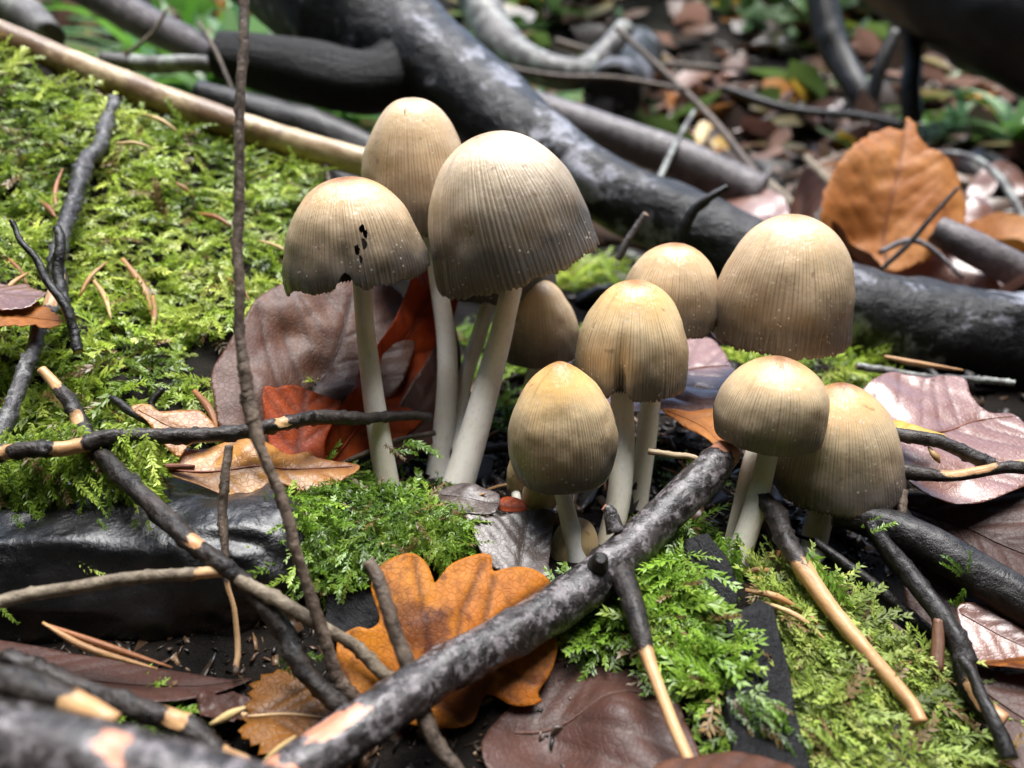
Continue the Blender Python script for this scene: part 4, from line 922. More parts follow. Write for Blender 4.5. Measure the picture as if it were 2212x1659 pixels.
leaf_traced('beech_leaf', [(2080, 1440), (2180, 1450), (2320, 1470), (2330, 1640), (2200, 1660), (2120, 1560)], [(2090, 1450, 11.0), (2310, 1480, 10.6), (2200, 1640, 9.9)], [(2090, 1460), (2200, 1540), (2320, 1600)], LM['plum'], 'dark brown leaf below the orange scrap at the edge of the hollow', wave=0.06, nlat=4, seed=29, spacing=0.052)
# leaves at the bottom
leaf_traced('beech_leaf', [(1135, 1480), (1200, 1420), (1300, 1405), (1370, 1390), (1390, 1410), (1400, 1470), (1455, 1490), (1480, 1560), (1520, 1640), (1560, 1720), (1400, 1740), (1250, 1720), (1100, 1700), (1040, 1600)],
            [(1150, 1490, 10.2), (1440, 1500, 10.1), (1280, 1690, 9.0)], [(1110, 1560), (1230, 1540), (1340, 1500), (1450, 1500)], LM['plum'], 'large dark plum brown leaf under the fallen branch', wave=0.10, nlat=5, seed=23, spacing=0.052, bumps=((1330, 1540, 70, 0.25), (1200, 1600, 90, -0.2)), relief=0.02, stalk_mat=STd)
leaf_traced('beech_leaf', [(1400, 1690), (1430, 1650), (1500, 1635), (1580, 1622), (1660, 1635), (1720, 1655), (1760, 1720), (1600, 1760), (1450, 1760)], [(1430, 1660, 8.6), (1720, 1660, 8.5), (1580, 1740, 8.0)], [(1420, 1700), (1560, 1680), (1720, 1690)], LM['brown'], 'pinkish brown blurred leaf at the very front by the green moss', wave=0.06, nlat=4, seed=24, spacing=0.052, midtube=0.015)
leaf_traced('beech_leaf', [(-60, 1385), (60, 1390), (180, 1408), (300, 1425), (420, 1455), (490, 1468), (545, 1465), (480, 1495), (400, 1510), (300, 1518), (200, 1520), (90, 1500), (-60, 1480)],
            [(-20, 1395, 10.2), (540, 1466, 10.4), (200, 1515, 9.5)], [(-60, 1430), (100, 1448), (280, 1470), (440, 1480), (540, 1466)], LM['plum'], 'long glossy chocolate brown leaf at the foot of the rotten log', wave=0.05, nlat=8, lat_ang=35, seed=25, spacing=0.052, relief=0.008)
leaf_traced('hornbeam_leaf', [(535, 1552), (540, 1500), (560, 1470), (600, 1448), (650, 1440), (670, 1455), (720, 1480), (780, 1500), (800, 1560), (770, 1640), (700, 1690), (620, 1680), (560, 1620), (520, 1590)],
            [(545, 1540, 9.9), (760, 1530, 9.9), (650, 1660, 9.2)], [(538, 1548), (620, 1540), (700, 1545), (790, 1560)], LM['serr'], 'rust brown serrated leaf with clear veins beside the long glossy leaf', wave=0.06, nlat=5, lat_ang=40, seed=26, serrate=0.12, serr_len=0.16, spacing=0.052, relief=0.03, vw=0.042, stalk=[(470, 1555, 9.9, 5), (510, 1545, 9.95, 6), (545, 1545, 9.95, 6)], stalk_mat=WDp)
leaf_traced('dark_leaf', [(425, 1520), (450, 1500), (470, 1508), (505, 1492), (540, 1500), (548, 1530), (520, 1548), (505, 1572), (470, 1560), (440, 1565)], [(440, 1515, 9.9), (535, 1525, 9.9), (480, 1570, 9.6)], [(430, 1540), (480, 1535), (535, 1530)], LM['plum'], 'small shiny crumpled brown leaf wedged between the two near leaves', sm=2, wave=0.2, wfreq=3.5, nlat=3, seed=30, spacing=0.052, midtube=0)
# leaves by the stem bases
leaf_traced('grey_leaf', [(935, 1075), (970, 1055), (1000, 1050), (1040, 1058), (1078, 1068), (1075, 1100), (1060, 1112), (1020, 1112), (985, 1108), (960, 1095)], [(940, 1075, 13.0), (1078, 1075, 12.9), (1020, 1110, 12.6)], [(945, 1070), (1010, 1080), (1076, 1088)], LM['grey'], 'small grey leaf scrap at the foot of the leaning thick stem', wave=0.06, nlat=3, seed=27, spacing=0.052, midtube=0.01, bumps=((1020, 1060, 30, 0.08),))
leaf_traced('grey_leaf', [(1000, 1120), (1020, 1112), (1060, 1120), (1100, 1112), (1150, 1105), (1200, 1105), (1195, 1140), (1190, 1180), (1185, 1220), (1190, 1245), (1120, 1250), (1060, 1225), (1035, 1190), (1020, 1150)], [(1010, 1120, 12.6), (1195, 1115, 12.6), (1110, 1240, 11.9)], [(1120, 1255), (1130, 1180), (1145, 1110)], LM['grey'], 'grey-brown mouldering leaf with a fine midrib behind the oak leaf', wave=0.10, wfreq=1.6, nlat=4, seed=28, spacing=0.052, midtube=0.012, relief=0.02)
leaf_traced('leaf_scrap', [(1077, 1090), (1085, 1075), (1110, 1073), (1130, 1080), (1140, 1095), (1128, 1103), (1085, 1103)], [(1078, 1092, 12.95), (1140, 1095, 12.9), (1110, 1075, 13.1)], [(1080, 1092), (1138, 1093)], LM['red'], 'tiny orange leaf scrap beside the tiny cream button', wave=0.02, nlat=2, seed=33, spacing=0.04, midtube=0)
# left edge
leaf_traced('hornbeam_leaf', [(-80, 700), (-60, 665), (0, 672), (30, 655), (60, 652), (85, 655), (110, 670), (135, 690), (110, 705), (60, 702), (0, 706)], [(-60, 690, 13.0), (130, 690, 13.2), (50, 655, 13.5)], [(-70, 690), (30, 682), (130, 690)], LM['orange'], 'orange serrated leaf lying at the left foot of the mossy bank', wave=0.06, nlat=4, seed=31, serrate=0.10, serr_len=0.15, spacing=0.052, midtube=0.012)
leaf_traced('grey_leaf', [(-80, 668), (-70, 628), (-20, 612), (20, 622), (50, 614), (80, 632), (104, 640), (82, 656), (60, 668), (0, 672)], [(-60, 640, 13.5), (90, 645, 13.6), (30, 622, 13.9)], [(-70, 640), (10, 640), (90, 645)], LM['pink'], 'pale grey leaf tucked behind the orange serrated leaf on the bank', serrate=0.08, serr_len=0.14, wave=0.12, nlat=3, seed=32, spacing=0.052, midtube=0)
# ------------------------------------------------------------------ moss
def frond(rng, nodes=9, curve=0.5, side=1.0, lw=0.03):
    """one shoot along +y, length 1, curving towards -z at the tip; returns quads as (n,4,3) and tip weight"""
    t = np.linspace(0.03, 1, nodes)
    ang = -curve * t
    y = np.cumsum(np.r_[0, np.cos(ang[1:]) * np.diff(t)]) + 0.03; z = np.cumsum(np.r_[0, np.sin(ang[1:]) * np.diff(t)])
    Q, W = [], []
    for i in range(nodes):
        c = np.array([0, y[i], z[i]]); f = np.array([0, math.cos(ang[i]), math.sin(ang[i])]); up = np.array([0, -math.sin(ang[i]), math.cos(ang[i])])
        ln = (0.21 - 0.12 * abs(t[i] - 0.35)) * (1 if i < nodes - 1 else 1.1)
        dirs = [(1, 0.1), (-1, 0.1), (0, 0.9)] if i % 2 else [(1, 0.35), (-1, 0.35), (0.2, -0.5)]
        if i == nodes - 1: dirs = [(0.3, 0.1), (-0.3, 0.2)]
        for (sx, sz) in dirs:
            a = rng.uniform(0.45, 1.2) * (0.45 + 0.55 * (1 - t[i] * 0.5))
            o = np.array([sx * side, 0, 0]) + up * sz; o = o / np.linalg.norm(o)
            dd = f * math.cos(a) + o * math.sin(a)
            l = ln * rng.uniform(0.6, 1.25)
            dd = dd + rng.normal(0, 0.16, 3); dd /= np.linalg.norm(dd)
            wv = np.cross(dd, up if abs(sz) < 0.6 else np.array([1.0, 0, 0])); wv /= np.linalg.norm(wv) + 1e-9
            bnd = up * l * 0.12
            Q.append([c, c + dd * l * 0.42 + wv * lw, c + dd * l - bnd, c + dd * l * 0.42 - wv * lw]); W.append(t[i])
    # stem
    for i in range(0, nodes - 1, 2):
        a, b = np.array([0, y[i], z[i]]), np.array([0, y[min(i + 2, nodes - 1)], z[min(i + 2, nodes - 1)]])
        w = np.array([0.012, 0, 0]); Q.append([a - w, a + w, b + w, b - w]); W.append(t[i] * 0.6)
    return np.array(Q), np.array(W)
FR = [frond(np.random.default_rng(k), nodes=[12, 13, 14, 11][k % 4], curve=[0.5, 1.0, 1.5, 0.8, 2.0, 0.3][k % 6], lw=[0.026, 0.032, 0.022][k % 3]) for k in range(16)]
def moss_mesh(name, pts, dirs, ups, lens, cols, tipcols, mat, parent=None, sink=0.12):
    pts = np.asarray(pts); n = len(pts)
    dirs = dirs / (np.linalg.norm(dirs, axis=1)[:, None] + 1e-9)
    X = np.cross(dirs, ups); X /= np.linalg.norm(X, axis=1)[:, None] + 1e-9
    Z = np.cross(X, dirs)
    var = RNG.integers(0, len(FR), n)
    VV, CC_ = [], []
    for k, (Q, W) in enumerate(FR):
        s = np.where(var == k)[0]
        if not len(s): continue
        q = Q.reshape(-1, 3)
        B = np.stack([X[s], dirs[s], Z[s]], -1)        # columns
        v = np.einsum('nij,mj->nmi', B, q) * lens[s][:, None, None] + (pts[s] - dirs[s] * sink * lens[s][:, None])[:, None, :]
        VV.append(v.reshape(-1, 3))
        w = np.repeat(W, 4)
        w2 = w.copy(); 
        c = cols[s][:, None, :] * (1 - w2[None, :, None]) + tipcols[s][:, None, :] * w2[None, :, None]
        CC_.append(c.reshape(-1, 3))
    V = np.concatenate(VV); C = np.concatenate(CC_)
    F = np.arange(len(V)).reshape(-1, 4)
    me = mesh_np(name, V, F, mat, smooth=False, colors=np.concatenate([C, np.ones((len(C), 1))], 1))
    return me
def gnormal(x, y):
    e = 0.15
    dx = (ground_h(x + e, y) - ground_h(x - e, y)) / (2 * e); dy = (ground_h(x, y + e) - ground_h(x, y - e)) / (2 * e)
    n = np.stack([-dx, -dy, np.ones_like(dx)], -1); return n / np.linalg.norm(n, axis=1)[:, None]
def moss_colors(n, pal, pts, sd=0.18, fq=1.0, seed=0):
    pal = np.array(pal)
    t = np.clip(0.5 + 0.75 * fbm(pts * fq, seed, 2) + RNG.normal(0, sd, n), 0, 0.999) * (len(pal) - 1)
    i = t.astype(int); f = (t - i)[:, None]
    c = pal[i] * (1 - f) + pal[np.minimum(i + 1, len(pal) - 1)] * f
    dead = RNG.random(n) < 0.07
    c[dead] = np.array([0.17, 0.115, 0.045])
    return c * RNG.uniform(0.7, 1.3, (n, 1))
PAL_B = [(0.06, 0.11, 0.012), (0.18, 0.28, 0.028), (0.33, 0.45, 0.06), (0.48, 0.56, 0.13)]
PAL_G = [(0.04, 0.085, 0.010), (0.10, 0.19, 0.018), (0.16, 0.29, 0.03), (0.27, 0.40, 0.06)]
PAL_Y = [(0.05, 0.075, 0.012), (0.11, 0.16, 0.022), (0.18, 0.26, 0.04), (0.26, 0.31, 0.07)]
PAL_M = [(0.05, 0.095, 0.012), (0.12, 0.21, 0.024), (0.22, 0.33, 0.042), (0.36, 0.44, 0.09)]
def moss_patch(name, label, n, poly, dpt_lo, dpt_hi, ln, pal, droop=0.3, lift=0.55, out=None, mat='moss', edge=25, seed=0, zoff=0.0, tuft=0.55, extra=None, tipgain=1.35, bare=-9):
    """shoots on the ground wherever the ground, seen in the photograph, carries moss: poly in photo pixels, depth range in cm"""
    poly = np.array(poly, float)
    lo, hi = poly.min(0), poly.max(0)
    pts = []; tot = 0
    # candidate points on the ground sheet
    c8 = [P(x, y, d) for x in (lo[0], hi[0]) for y in (lo[1], hi[1]) for d in (dpt_lo, dpt_hi)]
    c8 = np.array(c8); xl, xh, yl, yh = c8[:, 0].min(), c8[:, 0].max(), c8[:, 1].min(), c8[:, 1].max()
    for _ in range(30):
        x = RNG.uniform(xl, xh, n * 3); y = RNG.uniform(yl, yh, n * 3); z = ground_h(x, y)
        q = np.stack([x, y, z], -1)
        px, py, d = project(q)
        jit = edge * fbm(q * 0.8, seed + 40, 2)
        ok = (d > dpt_lo) & (d < dpt_hi)
        ok &= inside(poly, np.stack([px + jit, py + jit], 1))
        ok &= fbm(q * 0.9, seed + 70, 2) > bare
        pts.append(q[ok]); tot += ok.sum()
        if tot >= n: break
    q = np.concatenate(pts)[:n]; m = len(q)
    nr = gnormal(q[:, 0], q[:, 1])
    th = RNG.uniform(0, 2 * np.pi, m)
    # neighbouring shoots lean together in tufts
    tf = np.pi * 2 * fbm(q * 1.1, seed, 2)
    th = np.where(RNG.random(m) < tuft, tf * 2 + RNG.normal(0, 0.5, m), th)
    tan = np.stack([np.cos(th), np.sin(th), np.zeros(m)], -1)
    down = nr * 1.0; down[:, 2] = 0
    dirs = tan * 0.75 + nr * (lift + RNG.normal(0, 0.22, m))[:, None] + down * droop * 2.0
    if out is not None: dirs = dirs + np.array(out)
    L = ln * np.clip(RNG.lognormal(-0.05, 0.34, m), 0.45, 2.0)
    base = moss_colors(m, pal, q, seed=seed)
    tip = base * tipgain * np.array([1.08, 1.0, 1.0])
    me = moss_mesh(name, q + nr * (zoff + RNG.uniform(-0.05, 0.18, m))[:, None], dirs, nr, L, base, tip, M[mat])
    o = obj(name, me); tag(o, label, 'moss', kind='stuff'); return o

moss_patch('moss_bank', 'bright yellow-green feathery moss covering the steep bank', 21500, [(-1300, 50), (-500, 50), (0, 105), (120, 175), (260, 240), (420, 290), (560, 325), (660, 375), (720, 450), (760, 560), (800, 700), (840, 800), (700, 900), (560, 960), (430, 960), (300, 900), (150, 860), (60, 800), (-500, 780), (-1300, 780)], 11.8, 27, 0.52, PAL_B, droop=0.25, seed=1, bare=-0.42, tuft=0.4)
moss_patch('moss_mat', 'pale green moss overhanging the left end of the rotten log', 1700, [(-400, 800), (60, 830), (200, 880), (340, 900), (420, 980), (380, 1010), (300, 1000), (200, 1010), (120, 1060), (60, 1090), (-400, 1100)], 10, 14, 0.62, PAL_B, droop=0.3, seed=2)
moss_patch('moss_cushion', 'dense green moss cushion on the end of the rotten log', 2600, [(540, 1120), (600, 1060), (680, 1035), (780, 1035), (880, 1050), (980, 1085), (1015, 1140), (1000, 1200), (940, 1220), (860, 1235), (760, 1250), (660, 1260), (570, 1220)], 9.5, 14, 0.40, PAL_G, droop=0.35, lift=0.5, seed=3, out=(0, -0.25, 0), tuft=0.3, zoff=0.04)
moss_patch('moss_heap', 'feathery green moss heap at the foot of the cream stems', 900, [(1400, 1180), (1470, 1130), (1480, 1200), (1490, 1330), (1550, 1370), (1565, 1460), (1590, 1640), (1560, 1700), (1520, 1600), (1470, 1460), (1400, 1300)], 8, 13, 0.58, PAL_G, droop=0.35, seed=4, out=(0, -0.35, -0.1), bare=-0.25)
moss_patch('moss_carpet', 'yellowish green moss carpet under the straight tan-tipped twig', 3400, [(1620, 1240), (1720, 1240), (1800, 1300), (1900, 1390), (2010, 1440), (2080, 1510), (2160, 1600), (2240, 1720), (1740, 1720), (1730, 1540), (1700, 1420)], 8, 13, 0.46, PAL_Y, droop=0.2, seed=5, mat='moss_dull', out=(0, -0.2, 0), bare=-0.4)
moss_patch('moss_tufts', 'small green moss tufts on dark soil between the mushroom stems', 800, [(980, 700), (1100, 690), (1270, 720), (1290, 800), (1100, 830), (1080, 1050), (1020, 1060), (960, 960), (830, 1000), (800, 940), (960, 900)], 13.4, 24, 0.5, PAL_G, seed=6, lift=0.7, bare=0.0)
moss_patch('moss_tufts', 'dull green moss behind the chestnut-topped mushroom below the log', 900, [(1560, 760), (1700, 740), (1800, 720), (1880, 760), (1910, 800), (1870, 850), (1800, 880), (1700, 860)], 14, 22, 0.6, PAL_B, seed=7, lift=0.7)
moss_patch('moss_tufts', 'dark green moss under the fallen branch by the plum brown leaf', 260, [(1230, 1330), (1340, 1280), (1370, 1360), (1330, 1420), (1240, 1400)], 9, 13, 0.5, PAL_G, seed=8, lift=0.7)
moss_patch('moss_tufts', 'small green moss tuft between glossy leaf and knobbly twig', 120, [(240, 1520), (330, 1510), (390, 1560), (300, 1580)], 7.5, 12, 0.45, PAL_G, seed=9, lift=0.9)
moss_patch('moss_tufts', 'sparse green moss on soil behind the raised branch end', 260, [(1380, 900), (1520, 930), (1530, 1050), (1400, 1090), (1330, 1040)], 11.5, 16, 0.45, PAL_G, seed=10, lift=0.8, bare=0.0)
moss_patch('moss_tufts', 'yellow-green moss clump under the pinkish grey log gap', 420, [(1200, 540), (1340, 540), (1340, 620), (1260, 640), (1200, 620)], 17, 30, 0.7, PAL_B, seed=12, lift=0.8)

def shoots_at(name, label, specs, pal, seed, parent=None):
    """single long shoots: (px,py,depth, px2,py2,depth2)"""
    a = np.array([P(*s[:3]) for s in specs]); b = np.array([P(*s[3:6]) for s in specs])
    L = np.linalg.norm(b - a, axis=1); m = len(a)
    ups = np.tile(np.array([0, -0.6, 0.8]), (m, 1))
    c = moss_colors(m, pal, a, seed=seed)
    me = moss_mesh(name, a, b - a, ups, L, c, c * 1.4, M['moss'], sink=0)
    o = obj(name, me); return tag(o, label, 'moss', kind='stuff')
# moss trailing over the front of the rotten log and the cushion's lower fringe
sp = []; spb = []
for _ in range(260):
    x = RNG.uniform(560, 980); y = 1165 + 40 * math.sin((x - 560) / 420 * 3.1) * 0.5 + RNG.uniform(-70, 25)
    d = 11.3 - RNG.uniform(0, 0.25) + (1200 - y) * 0.004
    sp.append((x, y, d, x + RNG.normal(-18, 26), y + RNG.uniform(25, 70), d - RNG.uniform(0.02, 0.2)))
for _ in range(330):
    x = RNG.uniform(-60, 330); y = 970 + RNG.uniform(-60, 60) + 70 * (x < 110) * RNG.random()
    d = 11.7 - RNG.uniform(0, 0.3)
    spb.append((x, y, d, x + RNG.normal(5, 28), y + RNG.uniform(35, 95), d - RNG.uniform(0.1, 0.4)))
for (x, y, x2, y2) in [(105, 1180, 190, 1215), (150, 1205, 215, 1235), (20, 1190, 100, 1235), (290, 1120, 300, 1200), (200, 1060, 225, 1110), (240, 1060, 230, 1120), (210, 1120, 235, 1150), (640, 1240, 560, 1265), (690, 1250, 650, 1320), (760, 1230, 735, 1300), (600, 1430, 700, 1400), (610, 1440, 660, 1470), (0, 1310, 25, 1340), (240, 1160, 262, 1215), (320, 1120, 335, 1195), (30, 1110, 60, 1160), (60, 1080, 85, 1140)]:
    sp.append((x, y, 10.45 + (1350 - y) * 0.003, x2, y2, 10.3 + (1350 - y) * 0.003))
shoots_at('moss_fringe', 'trailing moss shoots hanging over the black face of the rotten log', sp, PAL_M, 13)
shoots_at('moss_fringe', 'pale moss shoots hanging from the left end of the rotten log', spb, PAL_B, 23)
sp = []
for _ in range(110):
    x = RNG.uniform(1400, 1600); y = 1130 + (x - 1400) * 0.2 + RNG.uniform(-20, 150)
    if x > 1470 and y < 1110: continue
    d = 11.75 - (y - 1150) * 0.0032 - RNG.uniform(0.0, 0.25)
    sp.append((x, y, d, x + RNG.normal(8, 24), y + RNG.uniform(50, 110), d - RNG.uniform(0.05, 0.35)))
for _ in range(34):
    x = RNG.uniform(1560, 1680); y = RNG.uniform(1490, 1600); d = 9.7 - RNG.uniform(0, 0.3)
    sp.append((x, y, d, x + RNG.uniform(20, 90), y + RNG.uniform(20, 80), d - 0.3))
shoots_at('moss_fringe', 'long feathery moss shoots draped over the charred block', sp, PAL_G, 14)
sp = [(830, 960, 13.3, 870, 985, 13.0), (880, 950, 13.3, 945, 975, 13.0), (870, 960, 13.4, 930, 955, 13.1), (840, 975, 13.2, 890, 965, 13.0), (1880, 1150, 11.9, 1935, 1125, 11.8), (1860, 1140, 12.1, 1900, 1115, 12.0), (2080, 1240, 11.2, 2060, 1200, 11.1), (2090, 1240, 11.2, 2100, 1195, 11.1), (2075, 1245, 11.2, 2045, 1215, 11.1), (2085, 1270, 11.1, 2065, 1345, 11.0), (1740, 1190, 11.3, 1860, 1320, 11.0), (1790, 1230, 11.2, 1880, 1370, 10.9)]
shoots_at('moss_sprigs', 'scattered single moss sprigs around stems and the wet black branch', sp, PAL_G, 15)

# ------------------------------------------------------------------ needles
NM = [mat_wood('needle tan', (0.5, 0.28, 0.11), (0.4, 0.2, 0.08), (0.25, 0.11, 0.04)), mat_wood('needle rust', (0.36, 0.14, 0.05), (0.3, 0.11, 0.04), (0.16, 0.06, 0.02)), mat_wood('needle cream', (0.62, 0.45, 0.2), (0.55, 0.36, 0.15), (0.35, 0.2, 0.08))]
def needle(ctrl, m=0, label='tan fallen conifer needle lying on the moss bank', group='needles on the moss bank', w=None):
    pts, rad = px_tube(ctrl); rad = rad * np.r_[0.6, np.ones(len(rad) - 2), 0.4] if len(rad) > 2 else rad * np.array([0.9, 0.5])
    me, _, _ = tube_mesh('needle', pts, rad, NM[m], ring=6, per_cm=8, amp=0.05, seed=1, minseg=7, end_jag=0)
    return tag(obj('needle', me, origin=pts[0]), label, 'needle', group)
def nd(x1, y1, x2, y2, off, r, m, **kw):
    d1 = gdepth(x1, y1) - off; d2 = gdepth(x2, y2) - off
    mx, my = (x1 + x2) / 2 + (y2 - y1) * 0.08, (y1 + y2) / 2 - (x2 - x1) * 0.08
    return needle([(x1, y1, d1, r), (mx, my, (d1 + d2) / 2 - 0.05, r), (x2, y2, d2, r * 0.8)], m, **kw)
for (x1, y1, x2, y2, r, m) in [(172, 640, 232, 565, 5, 0), (198, 600, 240, 690, 6, 2), (265, 560, 330, 690, 8, 0), (330, 640, 326, 720, 6, 0), (120, 455, 135, 365, 5, 1), (85, 435, 120, 470, 7, 1), (430, 462, 500, 488, 6, 1), (300, 245, 390, 290, 5, 2), (5, 640, 60, 590, 6, 0), (380, 395, 420, 430, 4, 1), (250, 310, 330, 320, 4, 2), (20, 560, 60, 620, 5, 1), (420, 845, 470, 930, 9, 1), (560, 520, 640, 560, 4, 2), (490, 600, 540, 650, 4, 1)]:
    nd(x1, y1, x2, y2, 0.55, r, m)
for (x1, y1, x2, y2, r, m) in [(1610, 1275, 1740, 1325, 9, 0), (1735, 1322, 1770, 1355, 6, 0), (1650, 1100, 1700, 1180, 8, 1), (1640, 1225, 1705, 1190, 12, 1), (1612, 1235, 1680, 1238, 8, 0), (1620, 1250, 1655, 1258, 7, 0), (1650, 1300, 1790, 1390, 7, 2), (1930, 1435, 2055, 1450, 9, 0), (1945, 1520, 1975, 1660, 8, 0), (1990, 1430, 2050, 1440, 9, 1), (1830, 1330, 1900, 1420, 4, 2)]:
    nd(x1, y1, x2, y2, 0.35, r, m, label='orange-brown conifer needle lying in moss by the cream stems', group='needles by the cream stems')
needle([(92, 1345, 9.9, 5), (190, 1400, 9.9, 8), (340, 1445, 9.9, 5)], 0, 'long bent tan needle leaning at the foot of the rotten log', 'long needles at the rotten log')
needle([(105, 1350, 9.95, 4), (230, 1395, 9.95, 7), (372, 1442, 9.95, 4)], 1, 'long bent rust brown needle beside the tan one at the rotten log', 'long needles at the rotten log')
needle([(565, 1650, 8.6, 6), (600, 1620, 8.6, 8), (638, 1590, 8.6, 5)], 2, 'greenish cream needle on the rust brown serrated leaf', 'needles among the near leaves')
needle([(455, 1565, 9.2, 8), (495, 1545, 9.2, 11), (530, 1528, 9.2, 8)], 2, 'short cream splinter beside the rust brown serrated leaf', 'needles among the near leaves')
needle([(820, 1175, 11.3, 4), (850, 1180, 11.3, 8), (885, 1205, 11.3, 8)], 2, 'curved cream shoot tip above the oak leaf', 'needles among the near leaves')
needle([(970, 1095, 13.1, 5), (1010, 1080, 13.0, 6), (1050, 1065, 12.9, 4)], 0, 'orange needle beside the small grey leaf scrap', 'needles by the tall stems')
needle([(985, 1090, 13.0, 6), (1020, 1075, 13.0, 7), (870, 1075, 13.0, 5)][::2], 0, 'orange needle on dark soil by the tall leaning stem', 'needles by the tall stems')
needle([(2005, 965, 12.6, 4), (2020, 985, 12.5, 8), (2030, 1000, 12.5, 6)], 2, 'short yellow needle stuck to the pinkish leaf', 'needles on the pinkish leaf')
needle([(1910, 770, 17.2, 6), (1980, 785, 17, 7), (2080, 800, 16.8, 6)], 0, 'brown stalk curving out from beneath the charred log', 'stalks below the log')
# random needles and crumbs on the soil
for k_ in range(36):
    px = RNG.uniform(860, 1700); py = RNG.uniform(880, 1080); d = gdepth(px, py)
    a = RNG.uniform(0, np.pi); c = P(px, py, d); l = RNG.uniform(0.5, 0.9)
    v = np.array([math.cos(a), math.sin(a), RNG.normal(0, 0.12)]) * l / 2
    me, _, _ = tube_mesh('needle', [c - v + [0, 0, 0.06], c + [0, 0, 0.1], c + v + [0, 0, 0.06]], np.array([0.025, 0.035, 0.015]), NM[int(RNG.integers(0, 2))], ring=5, per_cm=6, minseg=6, seed=k_, end_jag=0)
    tag(obj('needle', me, origin=c), 'brown conifer needle scattered on the dark soil around the stems', 'needle', 'needles on the dark soil')
# ------------------------------------------------------------------ forest floor crumbs
def crumbs(name, label, n, xr, yr, size, pal, seed):
    r = np.random.default_rng(seed)
    x = r.uniform(*xr, n); y = r.uniform(*yr, n); z = ground_h(x, y)
    q = np.stack([x, y, z], -1)
    a = r.normal(size=(n, 3)); a[:, 2] *= 0.5; a /= np.linalg.norm(a, axis=1)[:, None]
    b = np.cross(a, r.normal(size=(n, 3))); b /= np.linalg.norm(b, axis=1)[:, None]; c = np.cross(a, b)
    L = size * r.lognormal(0, 0.6, n); Wd = L * r.uniform(0.15, 0.7, n); T = L * r.uniform(0.06, 0.2, n)
    box = np.array([(-1, -1, -1), (1, -1, -1), (1, 1, -1), (-1, 1, -1), (-0.8, -0.7, 1), (0.9, -0.8, 1), (0.7, 0.9, 1), (-0.9, 0.7, 1)], float)
    fcs = np.array([(0, 3, 2, 1), (4, 5, 6, 7), (0, 1, 5, 4), (1, 2, 6, 5), (2, 3, 7, 6), (3, 0, 4, 7)])
    bx = box[None] * (1 + 0.25 * r.normal(size=(n, 8, 1)))
    V = q[:, None] + bx[..., :1] * (a * L[:, None])[:, None] + bx[..., 1:2] * (b * Wd[:, None])[:, None] + bx[..., 2:] * (c * T[:, None])[:, None]
    F = (fcs[None] + 8 * np.arange(n)[:, None, None]).reshape(-1, 4)
    pal = np.array(pal); col = pal[r.integers(0, len(pal), n)] * r.uniform(0.6, 1.4, (n, 1))
    col = np.repeat(col, 8, 0)
    o = obj(name, mesh_np(name, V.reshape(-1, 3), F, M['crumb'], smooth=False, colors=np.concatenate([col, np.ones((len(col), 1))], 1)))
    return tag(o, label, 'debris', kind='stuff')
k = NT('bark crumbs'); k.bs(Base_Color=k.attr('tint').outputs['Color'], Roughness=0.4); M['crumb'] = k.m
DP = [(0.012, 0.009, 0.007), (0.03, 0.02, 0.013), (0.05, 0.03, 0.02), (0.018, 0.016, 0.015), (0.09, 0.05, 0.028)]
crumbs('forest_debris', 'dark crumbs of bark and rotten wood strewn on the soil', 5000, (-2.2, 11), (11.0, 19), 0.09, DP, 1)
crumbs('forest_debris', 'fine dark crumbs of bark between the near leaves', 3500, (-7, 7), (5, 9.2), 0.05, DP + [(0.14, 0.08, 0.04)], 3)
crumbs('forest_debris', 'scattered bark chips over the soil beyond the pinkish leaf', 3500, (9, 34), (0, 26), 0.16, DP, 4)
crumbs('forest_debris', 'scattered bark chips over the nearest soil', 4000, (-22, 22), (-14, 6), 0.14, DP, 6)
crumbs('forest_debris', 'coarse bits of bark and twig strewn over the forest floor behind the log', 5000, (-5, 60), (24, 90), 0.4, DP + [(0.12, 0.08, 0.06)], 2)

# ------------------------------------------------------------------ background sticks
stick('overhanging_trunk', [(1780, -330, 62, 135), (1960, -130, 57, 135), (2120, -20, 53, 138), (2300, 70, 50, 145), (2600, 210, 47, 150)], BK['black'], 'dark thick trunk leaning across high on the right', 'trunk', ring=36, per_cm=2.5, amp=0.10, seed=61, knobs=0.08)
stick('dead_sapling', [(1962, 40, 56, 20), (1972, 120, 56, 19), (1966, 190, 56, 22), (1972, 262, 56, 20)], BK['black'], 'straight dead black stem dropping from the leaning trunk', 'stem', ring=14, per_cm=4, amp=0.15, seed=62)
stick('dead_sapling', [(1770, -40, 72, 34), (1790, 70, 71, 32), (1815, 130, 70, 30), (1855, 200, 68, 26), (1880, 250, 67, 22)], BK['black'], 'crooked dead black stem standing left of the leaning trunk', 'stem', ring=14, per_cm=3, amp=0.2, seed=63)
stick('dead_sapling', [(1935, 70, 66, 15), (1900, 150, 66, 16), (1880, 240, 66, 14)], BK['black'], 'slanting thin dead stem between the two black stems', 'stem', ring=12, per_cm=3, amp=0.15, seed=64)
stick('lichened_branch', [(1000, -80, 56, 40), (1040, 20, 55, 44), (1085, 100, 53, 46), (1160, 145, 51, 38), (1250, 160, 50, 34), (1310, 110, 51, 26), (1350, 60, 52, 22)], BK['lichen'], 'forked pale green-grey lichened branch behind the charred log', 'branch', ring=20, per_cm=3, amp=0.12, seed=65)
cl = stick('cut_log', [(1322, 205, 47, 64), (1345, 170, 56, 62), (1372, 120, 68, 60)], BK['char'], 'sawn dark log end facing forward in the leaf litter', 'log', ring=26, per_cm=3, amp=0.04, seed=66)
